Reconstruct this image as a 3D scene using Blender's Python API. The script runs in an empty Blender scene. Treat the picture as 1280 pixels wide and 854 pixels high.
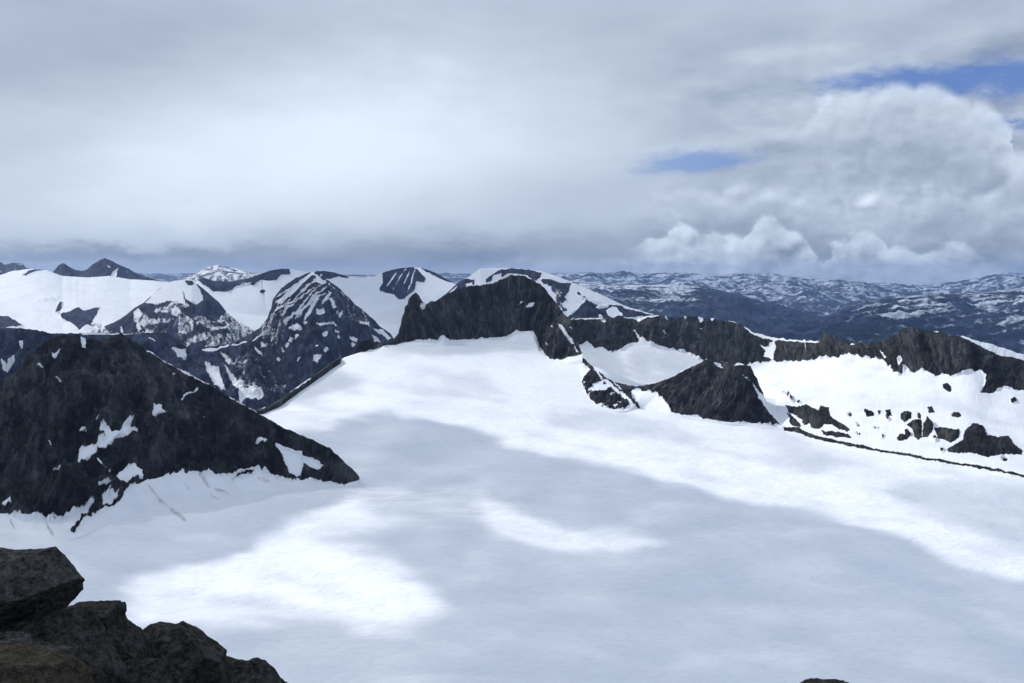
import bpy, math, random
import numpy as np

# ------------------------------------------------------------------ camera
SC = bpy.context.scene
F = 1250.0                      # focal length in photo pixels (1280 wide)
HORIZON = 345.0
PITCH = math.atan((427.0 - HORIZON) / F)
cam_data = bpy.data.cameras.new("camera")
cam = bpy.data.objects.new("camera", cam_data)
SC.collection.objects.link(cam)
SC.camera = cam
cam_data.sensor_width = 36.0
cam_data.lens = 36.0 * F / 1280.0
cam_data.clip_start = 0.1
cam_data.clip_end = 400000.0
cam.location = (0, 0, 0)
cam.rotation_euler = (math.radians(90) - PITCH, 0, 0)

# ------------------------------------------------------------------ sun and sky
SUN_EL = math.radians(38)
SUN_AZ = math.radians(-58)      # measured from +Y (view direction), positive to the right
SUN_DIR = np.array([math.sin(SUN_AZ) * math.cos(SUN_EL), math.cos(SUN_AZ) * math.cos(SUN_EL), math.sin(SUN_EL)])
sd_ = bpy.data.lights.new("sun", 'SUN')
sd_.energy = 3.3
sd_.angle = math.radians(0.35)
sd_.color = (1.0, 0.965, 0.91)
sun = bpy.data.objects.new("sun", sd_)
SC.collection.objects.link(sun)
from mathutils import Vector
sun.rotation_euler = Vector(tuple(SUN_DIR)).to_track_quat('Z', 'Y').to_euler()
SC.view_settings.view_transform = 'Standard'
SC.view_settings.look = 'None'
SC.view_settings.exposure = 0.08
SC.view_settings.gamma = 1.0
SC.cycles.max_bounces = 4
SC.cycles.diffuse_bounces = 2
SC.cycles.volume_bounces = 0
SC.cycles.transparent_max_bounces = 10


# ---- a very small expression language over shader nodes
class E:
    def __init__(s, nt, sock): s.nt = nt; s.s = sock
    def _op(s, op, *a, clamp=False):
        n = s.nt.nodes.new('ShaderNodeMath'); n.operation = op; n.use_clamp = clamp
        for i, v in enumerate((s,) + a):
            if isinstance(v, E): s.nt.links.new(v.s, n.inputs[i])
            else: n.inputs[i].default_value = v
        return E(s.nt, n.outputs[0])
    def __add__(s, o): return s._op('ADD', o)
    def __radd__(s, o): return s._op('ADD', o)
    def __sub__(s, o): return s._op('SUBTRACT', o)
    def __rsub__(s, o): return (s * -1.0) + o
    def __mul__(s, o): return s._op('MULTIPLY', o)
    def __rmul__(s, o): return s._op('MULTIPLY', o)
    def __truediv__(s, o): return s._op('DIVIDE', o)
    def exp(s): return s._op('EXPONENT')
    def abs(s): return s._op('ABSOLUTE')
    def max(s, o): return s._op('MAXIMUM', o)
    def min(s, o): return s._op('MINIMUM', o)
    def clamp(s): return s._op('ADD', 0.0, clamp=True)
    def step(s, a, b):                 # smoothstep between a and b
        n = s.nt.nodes.new('ShaderNodeMapRange'); n.interpolation_type = 'SMOOTHSTEP'
        s.nt.links.new(s.s, n.inputs[0])
        if b >= a:
            n.inputs[1].default_value = a; n.inputs[2].default_value = b
        else:
            n.inputs[1].default_value = b; n.inputs[2].default_value = a
            n.inputs[3].default_value = 1.0; n.inputs[4].default_value = 0.0
        return E(s.nt, n.outputs[0])


def nnode(nt, t, **k):
    n = nt.nodes.new(t)
    for a, b in k.items(): setattr(n, a, b)
    return n


def vec(nt, x, y, z):
    n = nnode(nt, 'ShaderNodeCombineXYZ')
    for i, v in enumerate((x, y, z)):
        if isinstance(v, E): nt.links.new(v.s, n.inputs[i])
        else: n.inputs[i].default_value = v
    return n.outputs[0]


def noise(nt, v, scale, detail=5.0, rough=0.55, dist=0.0):
    n = nnode(nt, 'ShaderNodeTexNoise')
    nt.links.new(v, n.inputs['Vector'])
    n.inputs['Scale'].default_value = scale
    n.inputs['Detail'].default_value = detail
    n.inputs['Roughness'].default_value = rough
    n.inputs['Distortion'].default_value = dist
    return E(nt, n.outputs[0])


def mixc(nt, f, a, b):
    n = nnode(nt, 'ShaderNodeMix', data_type='RGBA')
    if isinstance(f, E): nt.links.new(f.s, n.inputs[0])
    else: n.inputs[0].default_value = f
    for i, v in ((6, a), (7, b)):
        if isinstance(v, tuple): n.inputs[i].default_value = (*v, 1.0)
        else: nt.links.new(v, n.inputs[i])
    return n.outputs[2]


def scalec(nt, c, f):
    n = nnode(nt, 'ShaderNodeVectorMath', operation='SCALE')
    nt.links.new(c, n.inputs[0])
    if isinstance(f, E): nt.links.new(f.s, n.inputs['Scale'])
    else: n.inputs['Scale'].default_value = f
    return n.outputs[0]


def az_el(px, py):
    X = (px - 640) / F; Z = -(py - 427) / F
    y = math.cos(PITCH) + math.sin(PITCH) * Z
    z = -math.sin(PITCH) + math.cos(PITCH) * Z
    return math.degrees(math.atan2(X, y)), math.degrees(math.atan2(z, math.hypot(X, y)))


def build_world():
    w = bpy.data.worlds.new("World"); SC.world = w; w.use_nodes = True
    nt = w.node_tree; nt.nodes.clear()
    out = nnode(nt, 'ShaderNodeOutputWorld'); bg = nnode(nt, 'ShaderNodeBackground')
    nt.links.new(bg.outputs[0], out.inputs[0])
    bg.inputs[1].default_value = 0.1
    sky = nnode(nt, 'ShaderNodeTexSky', sky_type='NISHITA')
    sky.sun_disc = False
    sky.sun_elevation = SUN_EL
    sky.sun_rotation = SUN_AZ
    sky.altitude = 2200
    tc = nnode(nt, 'ShaderNodeTexCoord')
    sp = nnode(nt, 'ShaderNodeSeparateXYZ'); nt.links.new(tc.outputs['Generated'], sp.inputs[0])
    x, y, z = (E(nt, sp.outputs[i]) for i in range(3))
    az = x._op('ARCTAN2', y) * 57.29578
    el = z._op('ARCSINE') * 57.29578
    P = tc.outputs['Generated']
    # stretched coordinates: clouds flatten out towards the horizon
    zz = z.max(0.0)
    stretch = 1.0 / (zz + 0.16) if False else E(nt, (zz + 0.16).s)._op('POWER', -1.0)
    V2 = vec(nt, x * 1.0, y * 1.0, z * 3.2)          # layered
    # domain warp for edges
    wn = noise(nt, V2, 9.0, 6, 0.6) - 0.5
    wn2 = noise(nt, vec(nt, x + 5.3, y, z * 2.2), 16.0, 7, 0.62) - 0.5
    azw = az + wn * 7.0 + wn2 * 3.0
    elw = el + wn2 * 2.6 + wn * 1.0

    def blob(px, py, rx, ry, a=None, e=None, rot=0.0):
        """gaussian 1..0 centred at a photo direction; radii in photo pixels"""
        ca, ce = az_el(px, py)
        A = (a if a is not None else azw) - ca
        B = (e if e is not None else elw) - ce
        if rot:
            c, s_ = math.cos(rot), math.sin(rot)
            A, B = A * c + B * s_, B * c - A * s_
        A = A * (1 / (rx * 57.3 / F)); B = B * (1 / (ry * 57.3 / F))
        return ((A * A + B * B) * -1.0).exp()

    # overcast tone, built from broad soft noise plus the large features of this sky
    n1 = noise(nt, V2, 2.3, 4, 0.5)
    n2 = noise(nt, V2, 6.0, 6, 0.55)
    tone = 0.54 + (n1 - 0.5) * 0.22 + (n2 - 0.5) * 0.12
    tone = tone + blob(330, 225, 300, 80, rot=0.10) * 0.17
    tone = tone + blob(460, 150, 260, 80) * 0.12
    tone = tone + blob(100, 150, 200, 30) * 0.04 - blob(90, 90, 200, 80) * 0.09 - blob(600, 20, 500, 60) * 0.04
    tone = tone - blob(1000, 60, 420, 90) * 0.04
    tone = tone - blob(330, 330, 420, 16) * 0.06
    tone = tone - blob(600, 314, 330, 20) * 0.12
    tone = tone - blob(120, 320, 160, 9) * 0.15
    tone = tone - blob(580, 325, 70, 12) * 0.12
    # right side: a rumpled layer of stratocumulus
    right = az.step(4.0, 16.0) * el.step(16.0, 9.0)
    n3 = noise(nt, vec(nt, x, y, z * 2.6), 8.0, 6, 0.5)
    n3b = noise(nt, vec(nt, x + 0.012, y, z * 2.6 - 0.035), 8.0, 6, 0.5)
    tone = tone + right * ((n3 - n3b) * 0.5 + (n3 - 0.5) * 0.40 - 0.07)
    # billows for the heaped clouds: cell noise with detail, lit from the upper left
    def billow(dx, dz):
        n = noise(nt, vec(nt, x + dx, y, z * 1.25 + dz), 15.0, 5, 0.52)
        return ((n - 0.5) * 2.0).abs()
    b0 = billow(0, 0); b1 = billow(-0.006, 0.008)
    relief = (b0 - b1) * 0.8                # + where the surface turns to the light
    puff = b0 - 0.2

    cover = None
    def heap(tops, base, lx, rx, fall, bright, dim, soft, rel, strength=1.0, wob=1.0):
        """a layer of heaped cloud whose upper outline follows the listed tops (photo x, y, half width)"""
        nonlocal tone, cover
        A = az + (wn2 * 2.0 + wn) * wob + puff * 0.8
        T = None
        for (px, py, hw) in tops:
            ca, ct = az_el(px, py); cb = az_el(px, base)[1]
            g = (A - ca) * (1 / (hw * 1.5 * 57.3 / F)); g = (1.0 - g * g).max(0.0)._op('POWER', 0.6) * (ct - cb)
            T = g if T is None else T._op('SMOOTH_MAX', g, 0.25)
        T = T + az_el(px, base)[1] + puff * 1.1 + wn2 * 1.0 * wob
        depth = T - el
        m = depth.step(0.0, soft) * az.step(az_el(lx, 300)[0] - 1.5, az_el(lx, 300)[0] + 1.5) * az.step(az_el(rx, 300)[0] + 2, az_el(rx, 300)[0] - 2)
        v = (depth * (1 / fall)).clamp()
        t_ = (1.0 - v) * (bright - dim) + dim + relief * rel + (wn2 * .8 + wn) * .30
        m = m * strength
        cover = m if cover is None else cover.max(m)
        tone = tone * (1.0 - m) + t_ * m
    tone = tone - right * blob(1150, 285, 160, 26) * 0.08
    heap([(20, 312, 60), (95, 306, 45), (190, 313, 50), (290, 324, 60), (420, 326, 80), (560, 318, 80), (690, 308, 70)], 350, -300, 800, 2.4, .60, .47, 1.0, .5, .60, .6)
    heap([(1060, 108, 45), (1110, 98, 45), (1165, 108, 40), (1212, 122, 30), (1010, 140, 60)], 190, 1000, 1290, 3.4, .70, .46, .8, .4, .85)
    heap([(820, 226, 40), (870, 218, 45), (940, 216, 60), (1010, 232, 60), (1090, 238, 60), (1180, 226, 70), (1250, 240, 50)], 285, 800, 1400, 2.6, .66, .42, 1.0, .4, .8)
    heap([(815, 290, 30), (850, 276, 30), (900, 284, 35), (960, 266, 24), (985, 280, 22), (1080, 280, 22), (1055, 294, 20), (1120, 305, 30), (1185, 300, 32), (1230, 318, 30)], 345, 800, 1240, 2.6, .68, .47, .45, .9, .85, .8)
    heap([(770, 318, 40), (845, 312, 28), (905, 306, 26), (945, 300, 26), (1010, 318, 30), (1055, 312, 28), (1120, 326, 40), (1190, 318, 28), (1225, 326, 24)], 356, 760, 1280, 2.0, .60, .48, .55, .8, .90, .8)
    tone = tone + blob(1085, 251, 17, 6.5, az + wn2 * 2.2, el + wn2 * 1.2, rot=0.5) * 0.24
    # zenith and everything behind: the same overcast
    tone = tone.max(0.18).min(1.0)
    r = mixc(nt, (tone * 1.0).step(0.2, 0.85), (2.2, 2.8, 3.95), (7.35, 8.3, 9.7))
    cloud = scalec(nt, r, (tone * 0.30 + 0.86))
    # gaps of blue
    gap = blob(1180, 100, 125, 24, az + wn * 5 + wn2 * 2, el + wn2 * 1.5, rot=-0.05)
    gap = gap.max(blob(1265, 97, 70, 30, azw, el + wn2 * 1.5))
    gap = gap.max(blob(1260, 157, 55, 12) * 0.75)
    gap = gap.max(blob(866, 203, 84, 19, az + wn * 4 + wn2 * 2, el + wn2 * 1.2, rot=0.06) * 1.0)
    gap = gap.max(blob(1040, 213, 30, 6) * 0.55)
    far = noise(nt, vec(nt, x + 9.0, y, z * 2.0), 3.0, 7, 0.6).step(0.62, 0.72) * az.abs().step(32.0, 50.0)   # broken cloud elsewhere too
    gn = noise(nt, vec(nt, x + 3.1, y, z * 2.6), 40.0, 5, 0.65) - 0.5
    gapm = ((gap + gn * .75 + wn2 * .45).step(0.26, 0.92) * 0.92 * (1.0 - cover)).max(far * 0.8)
    blue = mixc(nt, 0.75, sky.outputs[0], (0.5, 1.55, 5.2))
    blue = mixc(nt, az.step(17.0, 9.0) * 0.45 + 0.06, blue, (3.6, 4.9, 7.4))
    # low clear strip under the cloud base on the left, far air
    low = (blob(420, 330, 260, 9, az, el + wn2 * 1.2) * 0.9).step(0.25, 0.8)
    low = low.max((blob(60, 322, 120, 8, az, el + wn2 * 1.0) * 0.8).step(0.3, 0.8) * 0.8)
    col = mixc(nt, low * 0.30, cloud, (2.8, 3.45, 4.8))
    col = mixc(nt, gapm, col, blue)
    nt.links.new(col, bg.inputs[0])


build_world()


# ------------------------------------------------------------------ numeric helpers
def gnoise(p, seed=0):
    """vectorised 3D gradient noise, p (n,3) -> (n,) about -0.7..0.7"""
    p = np.asarray(p, dtype=np.float64)
    i = np.floor(p).astype(np.int64); f = p - i
    u = f * f * f * (f * (f * 6 - 15) + 10)
    def grad(dx, dy, dz):
        h = ((i[:, 0] + dx) * 374761393 + (i[:, 1] + dy) * 668265263 + (i[:, 2] + dz) * 2147483647 + seed * 974711) & 0xFFFFFFFF
        h = ((h ^ (h >> 13)) * 1274126177) & 0xFFFFFFFF
        h = (h ^ (h >> 16)) & 0xFFFFFFFF
        a = (h & 0xFFFF) / 65535.0 * 2 * np.pi
        b = ((h >> 16) & 0xFFFF) / 65535.0 * 2 - 1
        s = np.sqrt(1 - b * b)
        return (s * np.cos(a)) * (f[:, 0] - dx) + (s * np.sin(a)) * (f[:, 1] - dy) + b * (f[:, 2] - dz)
    L = lambda a, b, t: a + (b - a) * t
    x00 = L(grad(0, 0, 0), grad(1, 0, 0), u[:, 0]); x10 = L(grad(0, 1, 0), grad(1, 1, 0), u[:, 0])
    x01 = L(grad(0, 0, 1), grad(1, 0, 1), u[:, 0]); x11 = L(grad(0, 1, 1), grad(1, 1, 1), u[:, 0])
    return L(L(x00, x10, u[:, 1]), L(x01, x11, u[:, 1]), u[:, 2]) * 1.4


def fbm(p, octs=4, seed=0, gain=0.5, lac=2.03, ridged=False):
    t = 0; a = 1.0; s = 0
    for k in range(octs):
        n = gnoise(p * lac ** k, seed + k * 7)
        if ridged: n = (1 - np.abs(n) * 2.2) - 0.45
        t = t + a * n; s += a; a *= gain
    return t / s


def sstep(x, a, b):
    t = np.clip((x - a) / (b - a), 0, 1)
    return t * t * (3 - 2 * t)


def ray(px, py):
    X = (px - 640) / F; Z = -(py - 427) / F
    return X, math.cos(PITCH) + math.sin(PITCH) * Z, -math.sin(PITCH) + math.cos(PITCH) * Z


def W(px, py, d):
    """point of the place at forward distance d metres seen from the camera in direction (px, py)"""
    X, y, z = ray(np.asarray(px, float), np.asarray(py, float))
    return np.stack([X / y * d, np.ones_like(X) * d, z / y * d], -1)


def to_px(p):
    y = p[..., 1] * math.cos(PITCH) - p[..., 2] * math.sin(PITCH)
    z = p[..., 1] * math.sin(PITCH) + p[..., 2] * math.cos(PITCH)
    y = np.where(np.abs(y) < 1e-3, 1e-3, y)
    return 640 + F * p[..., 0] / y, 427 - F * z / y


def sdpoly(x, y, poly):
    """signed distance to a polygon, positive inside"""
    P = np.asarray(poly, float); n = len(P)
    best = np.full(x.shape, 1e18); inside = np.zeros(x.shape, bool)
    for i in range(n):
        ax, ay = P[i]; bx, by = P[(i + 1) % n]
        ex, ey = bx - ax, by - ay
        t = np.clip(((x - ax) * ex + (y - ay) * ey) / (ex * ex + ey * ey + 1e-9), 0, 1)
        dx = x - ax - t * ex; dy = y - ay - t * ey
        best = np.minimum(best, dx * dx + dy * dy)
        c = (ay > y) != (by > y)
        with np.errstate(divide='ignore', invalid='ignore'):
            inside ^= c & (x < ex * (y - ay) / (ey if ey else 1e-9) + ax)
    return np.where(inside, 1, -1) * np.sqrt(best)


def sdell(x, y, cx, cy, rx, ry, deg=0.0):
    a = math.radians(deg); c, s = math.cos(a), math.sin(a)
    u = (x - cx) * c + (y - cy) * s; v = (y - cy) * c - (x - cx) * s
    return (1 - np.sqrt((u / rx) ** 2 + (v / ry) ** 2)) * min(rx, ry)


def mk_mesh(name, V, faces, mats, parent=None, smooth=True, attrs=None):
    me = bpy.data.meshes.new(name)
    V = np.asarray(V, np.float32); faces = np.asarray(faces, np.int32)
    k = faces.shape[1]
    me.vertices.add(len(V)); me.vertices.foreach_set('co', V.ravel())
    me.loops.add(faces.size); me.loops.foreach_set('vertex_index', faces.ravel())
    me.polygons.add(len(faces))
    me.polygons.foreach_set('loop_start', np.arange(0, faces.size, k, dtype=np.int32))
    me.polygons.foreach_set('loop_total', np.full(len(faces), k, np.int32))
    me.polygons.foreach_set('use_smooth', np.full(len(faces), smooth, bool))
    me.update(calc_edges=True)
    for an, av in (attrs or {}).items():
        av = np.asarray(av, np.float32)
        if av.ndim == 2:
            a = me.attributes.new(an, 'FLOAT_VECTOR', 'POINT'); a.data.foreach_set('vector', av.ravel())
        else:
            a = me.attributes.new(an, 'FLOAT', 'POINT'); a.data.foreach_set('value', av)
    for m in (mats if isinstance(mats, (list, tuple)) else [mats]): me.materials.append(m)
    o = bpy.data.objects.new(name, me); SC.collection.objects.link(o)
    if parent is not None: o.parent = parent
    return o


def grid_faces(nr, nc, off=0):
    a = (np.arange(nr - 1)[:, None] * nc + np.arange(nc - 1)[None, :]).ravel() + off
    return np.stack([a, a + 1, a + nc + 1, a + nc], -1)


def tag(o, label=None, cat=None, group=None, kind=None):
    if label: o['label'] = label
    if cat: o['category'] = cat
    if group: o['group'] = group
    if kind: o['kind'] = kind
    return o


# ------------------------------------------------------------------ materials
def base_mat(name):
    m = bpy.data.materials.new(name); m.use_nodes = True
    nt = m.node_tree; nt.nodes.clear()
    out = nnode(nt, 'ShaderNodeOutputMaterial'); b = nnode(nt, 'ShaderNodeBsdfPrincipled')
    nt.links.new(b.outputs[0], out.inputs[0])
    return m, nt, b


def bump(nt, b, h, strength, dist):
    n = nnode(nt, 'ShaderNodeBump')
    nt.links.new(h.s, n.inputs['Height'])
    n.inputs['Strength'].default_value = strength
    n.inputs['Distance'].default_value = dist
    nt.links.new(n.outputs[0], b.inputs['Normal'])


def attr(nt, name, vecout=False):
    n = nnode(nt, 'ShaderNodeAttribute', attribute_name=name)
    return n.outputs['Vector'] if vecout else E(nt, n.outputs['Fac'])


def mountain_mat(name, rock_a, rock_b, L=60.0, amp=0.9, streak=(1.0, 1.0), snowc=(0.85, 0.885, 0.94), edge=0.05, bumpd=4.0, warm=None):
    """rock and snow; L is the size in metres of the larger patches"""
    m, nt, b = base_mat(name)
    geo = nnode(nt, 'ShaderNodeNewGeometry'); P = geo.outputs['Position']
    fl = attr(nt, 'flow', True)
    mp = nnode(nt, 'ShaderNodeMapping'); nt.links.new(fl, mp.inputs[0])
    mp.inputs['Scale'].default_value = (streak[0], streak[1], 1.0)
    na = noise(nt, mp.outputs[0], 1.0 / L, 7, 0.62, 0.6)
    nb = noise(nt, P, 4.0 / L, 6, 0.65)
    s = attr(nt, 'snow')
    f = (s + (na - 0.5) * amp * 1.5 + (nb - 0.5) * amp * 0.9).step(0.5 - edge, 0.5 + edge)
    n1 = noise(nt, P, 1.0 / (L * 1.2), 8, 0.7)
    n2 = noise(nt, mp.outputs[0], 3.0 / L, 8, 0.75)
    n6 = noise(nt, mp.outputs[0], 0.28 / L, 5, 0.6, 0.8)
    rk = mixc(nt, (n1 * 0.35 + n2 * 0.30 + n6 * 0.35).step(0.41, 0.61), rock_a, rock_b)
    n4 = noise(nt, P, 14.0 / L, 5, 0.7)
    rk = scalec(nt, rk, (n4 * 3.0 - 0.5).max(0.25))
    # fracture planes: broken cells, each with its own tone and tilt
    hh = None
    for q_, (cs_, kk) in enumerate(((1.5 / L, .55), (4.2 / L, .45))):
        dv = nnode(nt, 'ShaderNodeVectorMath', operation='MULTIPLY_ADD')
        cn_ = nnode(nt, 'ShaderNodeTexNoise'); nt.links.new(mp.outputs[0], cn_.inputs['Vector']); cn_.inputs['Scale'].default_value = cs_ * .8; cn_.inputs['Detail'].default_value = 4.0
        nt.links.new(cn_.outputs['Color'], dv.inputs[0]); dv.inputs[1].default_value = (.9 / cs_,) * 3; nt.links.new(mp.outputs[0], dv.inputs[2])
        vo = nnode(nt, 'ShaderNodeTexVoronoi', feature='F1'); nt.links.new(dv.outputs[0], vo.inputs['Vector']); vo.inputs['Scale'].default_value = cs_
        sx = nnode(nt, 'ShaderNodeSeparateXYZ'); nt.links.new(vo.outputs['Color'], sx.inputs[0])
        rk = scalec(nt, rk, E(nt, sx.outputs[0]) * (1.2 * kk * 1.6) + (1 - .6 * kk * 1.6))
        h_ = E(nt, vo.outputs['Distance']) * kk
        hh = h_ if hh is None else hh + h_
    if warm: rk = mixc(nt, noise(nt, P, 0.6 / L, 4, 0.5).step(0.52, 0.68) * 0.6, rk, warm)
    sn = mixc(nt, noise(nt, P, 0.7 / L, 5, 0.6).step(0.35, 0.7), snowc, tuple(c * 0.93 for c in snowc))
    dn = noise(nt, mp.outputs[0], 6.0 / L, 6, 0.7)
    sn = mixc(nt, (attr(nt, 'dirt') * 1.25 + (dn - 0.5) * 1.3).step(0.40, 0.95) * 0.6, sn, (0.34, 0.32, 0.30))
    nt.links.new(mixc(nt, f, rk, sn), b.inputs['Base Color'])
    b.inputs['Roughness'].default_value = 0.85
    b.inputs['Specular IOR Level'].default_value = 0.15
    h = (n2 * 0.4 + n1 * 0.5 + n4 * 0.25 - hh * 0.5) * (1.0 - f * 0.92)
    bump(nt, b, h, 0.9, bumpd)
    return m


def snow_mat():
    m, nt, b = base_mat('glacier_snow')
    geo = nnode(nt, 'ShaderNodeNewGeometry'); P = geo.outputs['Position']
    sp = nnode(nt, 'ShaderNodeSeparateXYZ'); nt.links.new(P, sp.inputs[0])
    x, y = E(nt, sp.outputs[0]), E(nt, sp.outputs[1])
    broad = noise(nt, P, 1 / 420., 5, 0.55)
    fine = noise(nt, P, 1 / 26., 5, 0.7)
    # wind ripples run roughly across the slope
    rip = noise(nt, vec(nt, x * 1.0 + y * 0.25, y * 1.7 - x * 0.5, 0.0), 1 / 24., 4, 0.55, 0.8)
    col = mixc(nt, (broad * 0.65 + fine * 0.35).step(0.35, 0.68), (0.81, 0.855, 0.925), (0.875, 0.905, 0.95))
    col = mixc(nt, rip.step(0.40, 0.70) * 0.36, col, (0.70, 0.75, 0.84))
    d = attr(nt, 'dirt')
    dn = noise(nt, P, 1 / 9., 6, 0.7)
    dirt = (d + (dn - 0.5) * 0.9).step(0.5, 0.95) * 0.6
    col = mixc(nt, dirt, col, (0.33, 0.31, 0.29))
    ol = attr(nt, 'old')
    on = noise(nt, vec(nt, x * 0.6, y * 2.2, 0.0), 1 / 60., 6, 0.65, 1.0)
    col = mixc(nt, (ol * on.step(0.42, 0.62)) * 0.5, col, (0.52, 0.57, 0.64))
    nt.links.new(col, b.inputs['Base Color'])
    b.inputs['Roughness'].default_value = 0.7
    b.inputs['Specular IOR Level'].default_value = 0.2
    bump(nt, b, rip * 0.8 + fine * 0.18 + noise(nt, P, 1 / 7., 3, 0.6) * 0.08, 0.55, 6.0)
    return m


M_NEAR = mountain_mat('dark_rock_and_snow', (0.003, 0.003, 0.003), (0.064, 0.066, 0.068), L=34, amp=0.7, streak=(1.0, 0.40), bumpd=22.0, edge=0.08)
M_WARM = mountain_mat('brown_rock_and_snow', (0.004, 0.004, 0.004), (0.068, 0.069, 0.070), L=34, amp=0.7, streak=(1.3, 0.28), bumpd=22.0, edge=0.08, warm=(0.050, 0.045, 0.038))
M_MID = mountain_mat('hazed_rock_and_snow', (0.015, 0.022, 0.048), (0.048, 0.062, 0.112), L=60, amp=0.55, streak=(1.3, 0.5), bumpd=30.0, edge=0.06)  # part of the haze blue is mixed into the rock colour
M_FAR = mountain_mat('far_hazed_rock_and_snow', (0.012, 0.018, 0.044), (0.032, 0.044, 0.088), L=120, amp=0.6, streak=(1.2, 0.7), bumpd=40.0, edge=0.07)  # blue of the far air partly carried by the rock tones
M_PLATEAU = mountain_mat('hazed_heath_shaded_snow', (0.008, 0.017, 0.046), (0.020, 0.031, 0.072), L=560, amp=1.25, streak=(0.8, 2.0), bumpd=60.0, edge=0.14, snowc=(0.52, 0.58, 0.68))  # snow darkened in place of cloud shade; heath tinted with haze blue
M_SNOW = snow_mat()


# ------------------------------------------------------------------ glacier surface
# control points (photo x, y, forward distance) that fix the shape of the snow basin
GC = [(640, 854, 1150), (0, 854, 1130), (1280, 854, 1250), (320, 854, 1140), (960, 854, 1200), (640, 760, 1450), (640, 680, 1800),
      (640, 600, 2300), (640, 540, 2850), (640, 490, 3300), (640, 450, 3650), (640, 424, 3900), (500, 432, 3850),
      (430, 448, 3700), (390, 474, 3450), (345, 505, 3100), (322, 514, 2950), (449, 606, 2300), (300, 612, 2150),
      (200, 628, 2000), (100, 668, 1750), (0, 700, 1550), (200, 720, 1600), (1000, 540, 2990), (1280, 597, 2500),
      (1280, 700, 1850), (960, 531, 3030), (842, 517, 3100), (760, 512, 3150), (735, 497, 3250), (722, 450, 3650),
      (690, 450, 3690), (900, 600, 2400), (1100, 650, 2100), (900, 750, 1550), (1150, 760, 1600), (560, 426, 3900), (780, 600, 2350),
      (1450, 620, 2450), (1500, 760, 1650), (-200, 720, 1500), (-200, 854, 1150), (500, 520, 2980), (560, 470, 3480), (450, 700, 1680)]
GP = np.array([W(*c) for c in GC])
ctrl = GP[:, :2] / 1000.0
def _phi(r2): return np.where(r2 > 1e-12, 0.5 * r2 * np.log(np.maximum(r2, 1e-12)), 0)
_n = len(ctrl)
_K = _phi(((ctrl[:, None] - ctrl[None]) ** 2).sum(-1)) + np.eye(_n) * 0.004
_Pm = np.hstack([np.ones((_n, 1)), ctrl])
_A = np.zeros((_n + 3, _n + 3)); _A[:_n, :_n] = _K; _A[:_n, _n:] = _Pm; _A[_n:, :_n] = _Pm.T
_w = np.linalg.solve(_A, np.concatenate([GP[:, 2], np.zeros(3)]))


def g_smooth(x, y):
    q = np.stack([x, y], -1).reshape(-1, 2) / 1000.0
    out = _w[_n] + q @ _w[_n + 1:]
    for i in range(_n):
        out += _w[i] * _phi(((q - ctrl[i]) ** 2).sum(-1))
    return out.reshape(np.shape(x))


# where the snow rolls over out of sight, as forward distance by photo column
FX = np.array([-400, 318, 345, 390, 415, 430, 455, 500, 560, 640, 700, 735, 800, 900, 1000, 1280, 1800])
FD = np.array([2900, 2960, 3130, 3450, 3620, 3710, 3790, 3900, 4000, 4050, 3850, 3600, 3400, 3350, 3300, 3000, 2900])


def g_z(x, y):
    col = 640 + F * x / np.maximum(y, 1)
    D = np.interp(col, FX, FD)
    yc = np.minimum(y, D); s = yc / np.maximum(y, 1)
    z = g_smooth(x * s, yc)
    over = np.maximum(y - D, 0)
    z = z - over * 0.75 * sstep(over, -1, 80)
    near = np.maximum(1150 - y, 0)
    return z + near * 0.0


def hit_glacier(px, py):
    d = np.linspace(1000, 4300, 1400)
    p = W(np.full_like(d, px), np.full_like(d, py), d)
    below = p[:, 2] < g_z(p[:, 0], p[:, 1])
    i = int(np.argmax(below)) if below.any() else len(d) - 1
    return float(d[i])


# ------------------------------------------------------------------ summit ground and foreground boulders
def boulder_mat(name, ca, cb, lichen=(0.10, 0.10, 0.075), k=1.0):
    m, nt, b = base_mat(name)
    tc = nnode(nt, 'ShaderNodeTexCoord'); P = tc.outputs['Object']
    n1 = noise(nt, P, 3.0, 8, 0.7); n2 = noise(nt, P, 22.0, 6, 0.7); n3 = noise(nt, P, 90.0, 4, 0.7)
    n5 = noise(nt, P, 7.0, 6, 0.65, 0.5)
    c = mixc(nt, (n1 * 0.4 + n2 * 0.6).step(0.36, 0.68), ca, cb)
    c = scalec(nt, c, (n3 * 2.6 - 0.3).max(0.15))
    c = mixc(nt, n5.step(0.58, 0.66) * n2.step(0.4, 0.6) * 0.6 * k, c, lichen)
    nt.links.new(c, b.inputs['Base Color'])
    b.inputs['Roughness'].default_value = 0.9
    b.inputs['Specular IOR Level'].default_value = 0.1
    vo = nnode(nt, 'ShaderNodeTexVoronoi', feature='DISTANCE_TO_EDGE'); nt.links.new(P, vo.inputs['Vector']); vo.inputs['Scale'].default_value = 3.2
    crack = E(nt, vo.outputs[0]).step(0.0, 0.05)
    bump(nt, b, n1 * 0.6 + n2 * 0.3 + n3 * 0.10 + crack * 0.08, 1.0, 0.09)
    return m


B_DARK = boulder_mat('dark_gabbro', (0.006, 0.006, 0.006), (0.082, 0.081, 0.078))
B_GREY = boulder_mat('grey_gabbro', (0.009, 0.009, 0.009), (0.125, 0.124, 0.118))
B_BROWN = boulder_mat('brown_weathered_rock', (0.030, 0.026, 0.020), (0.100, 0.086, 0.066), (0.15, 0.14, 0.10), 0.6)


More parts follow.
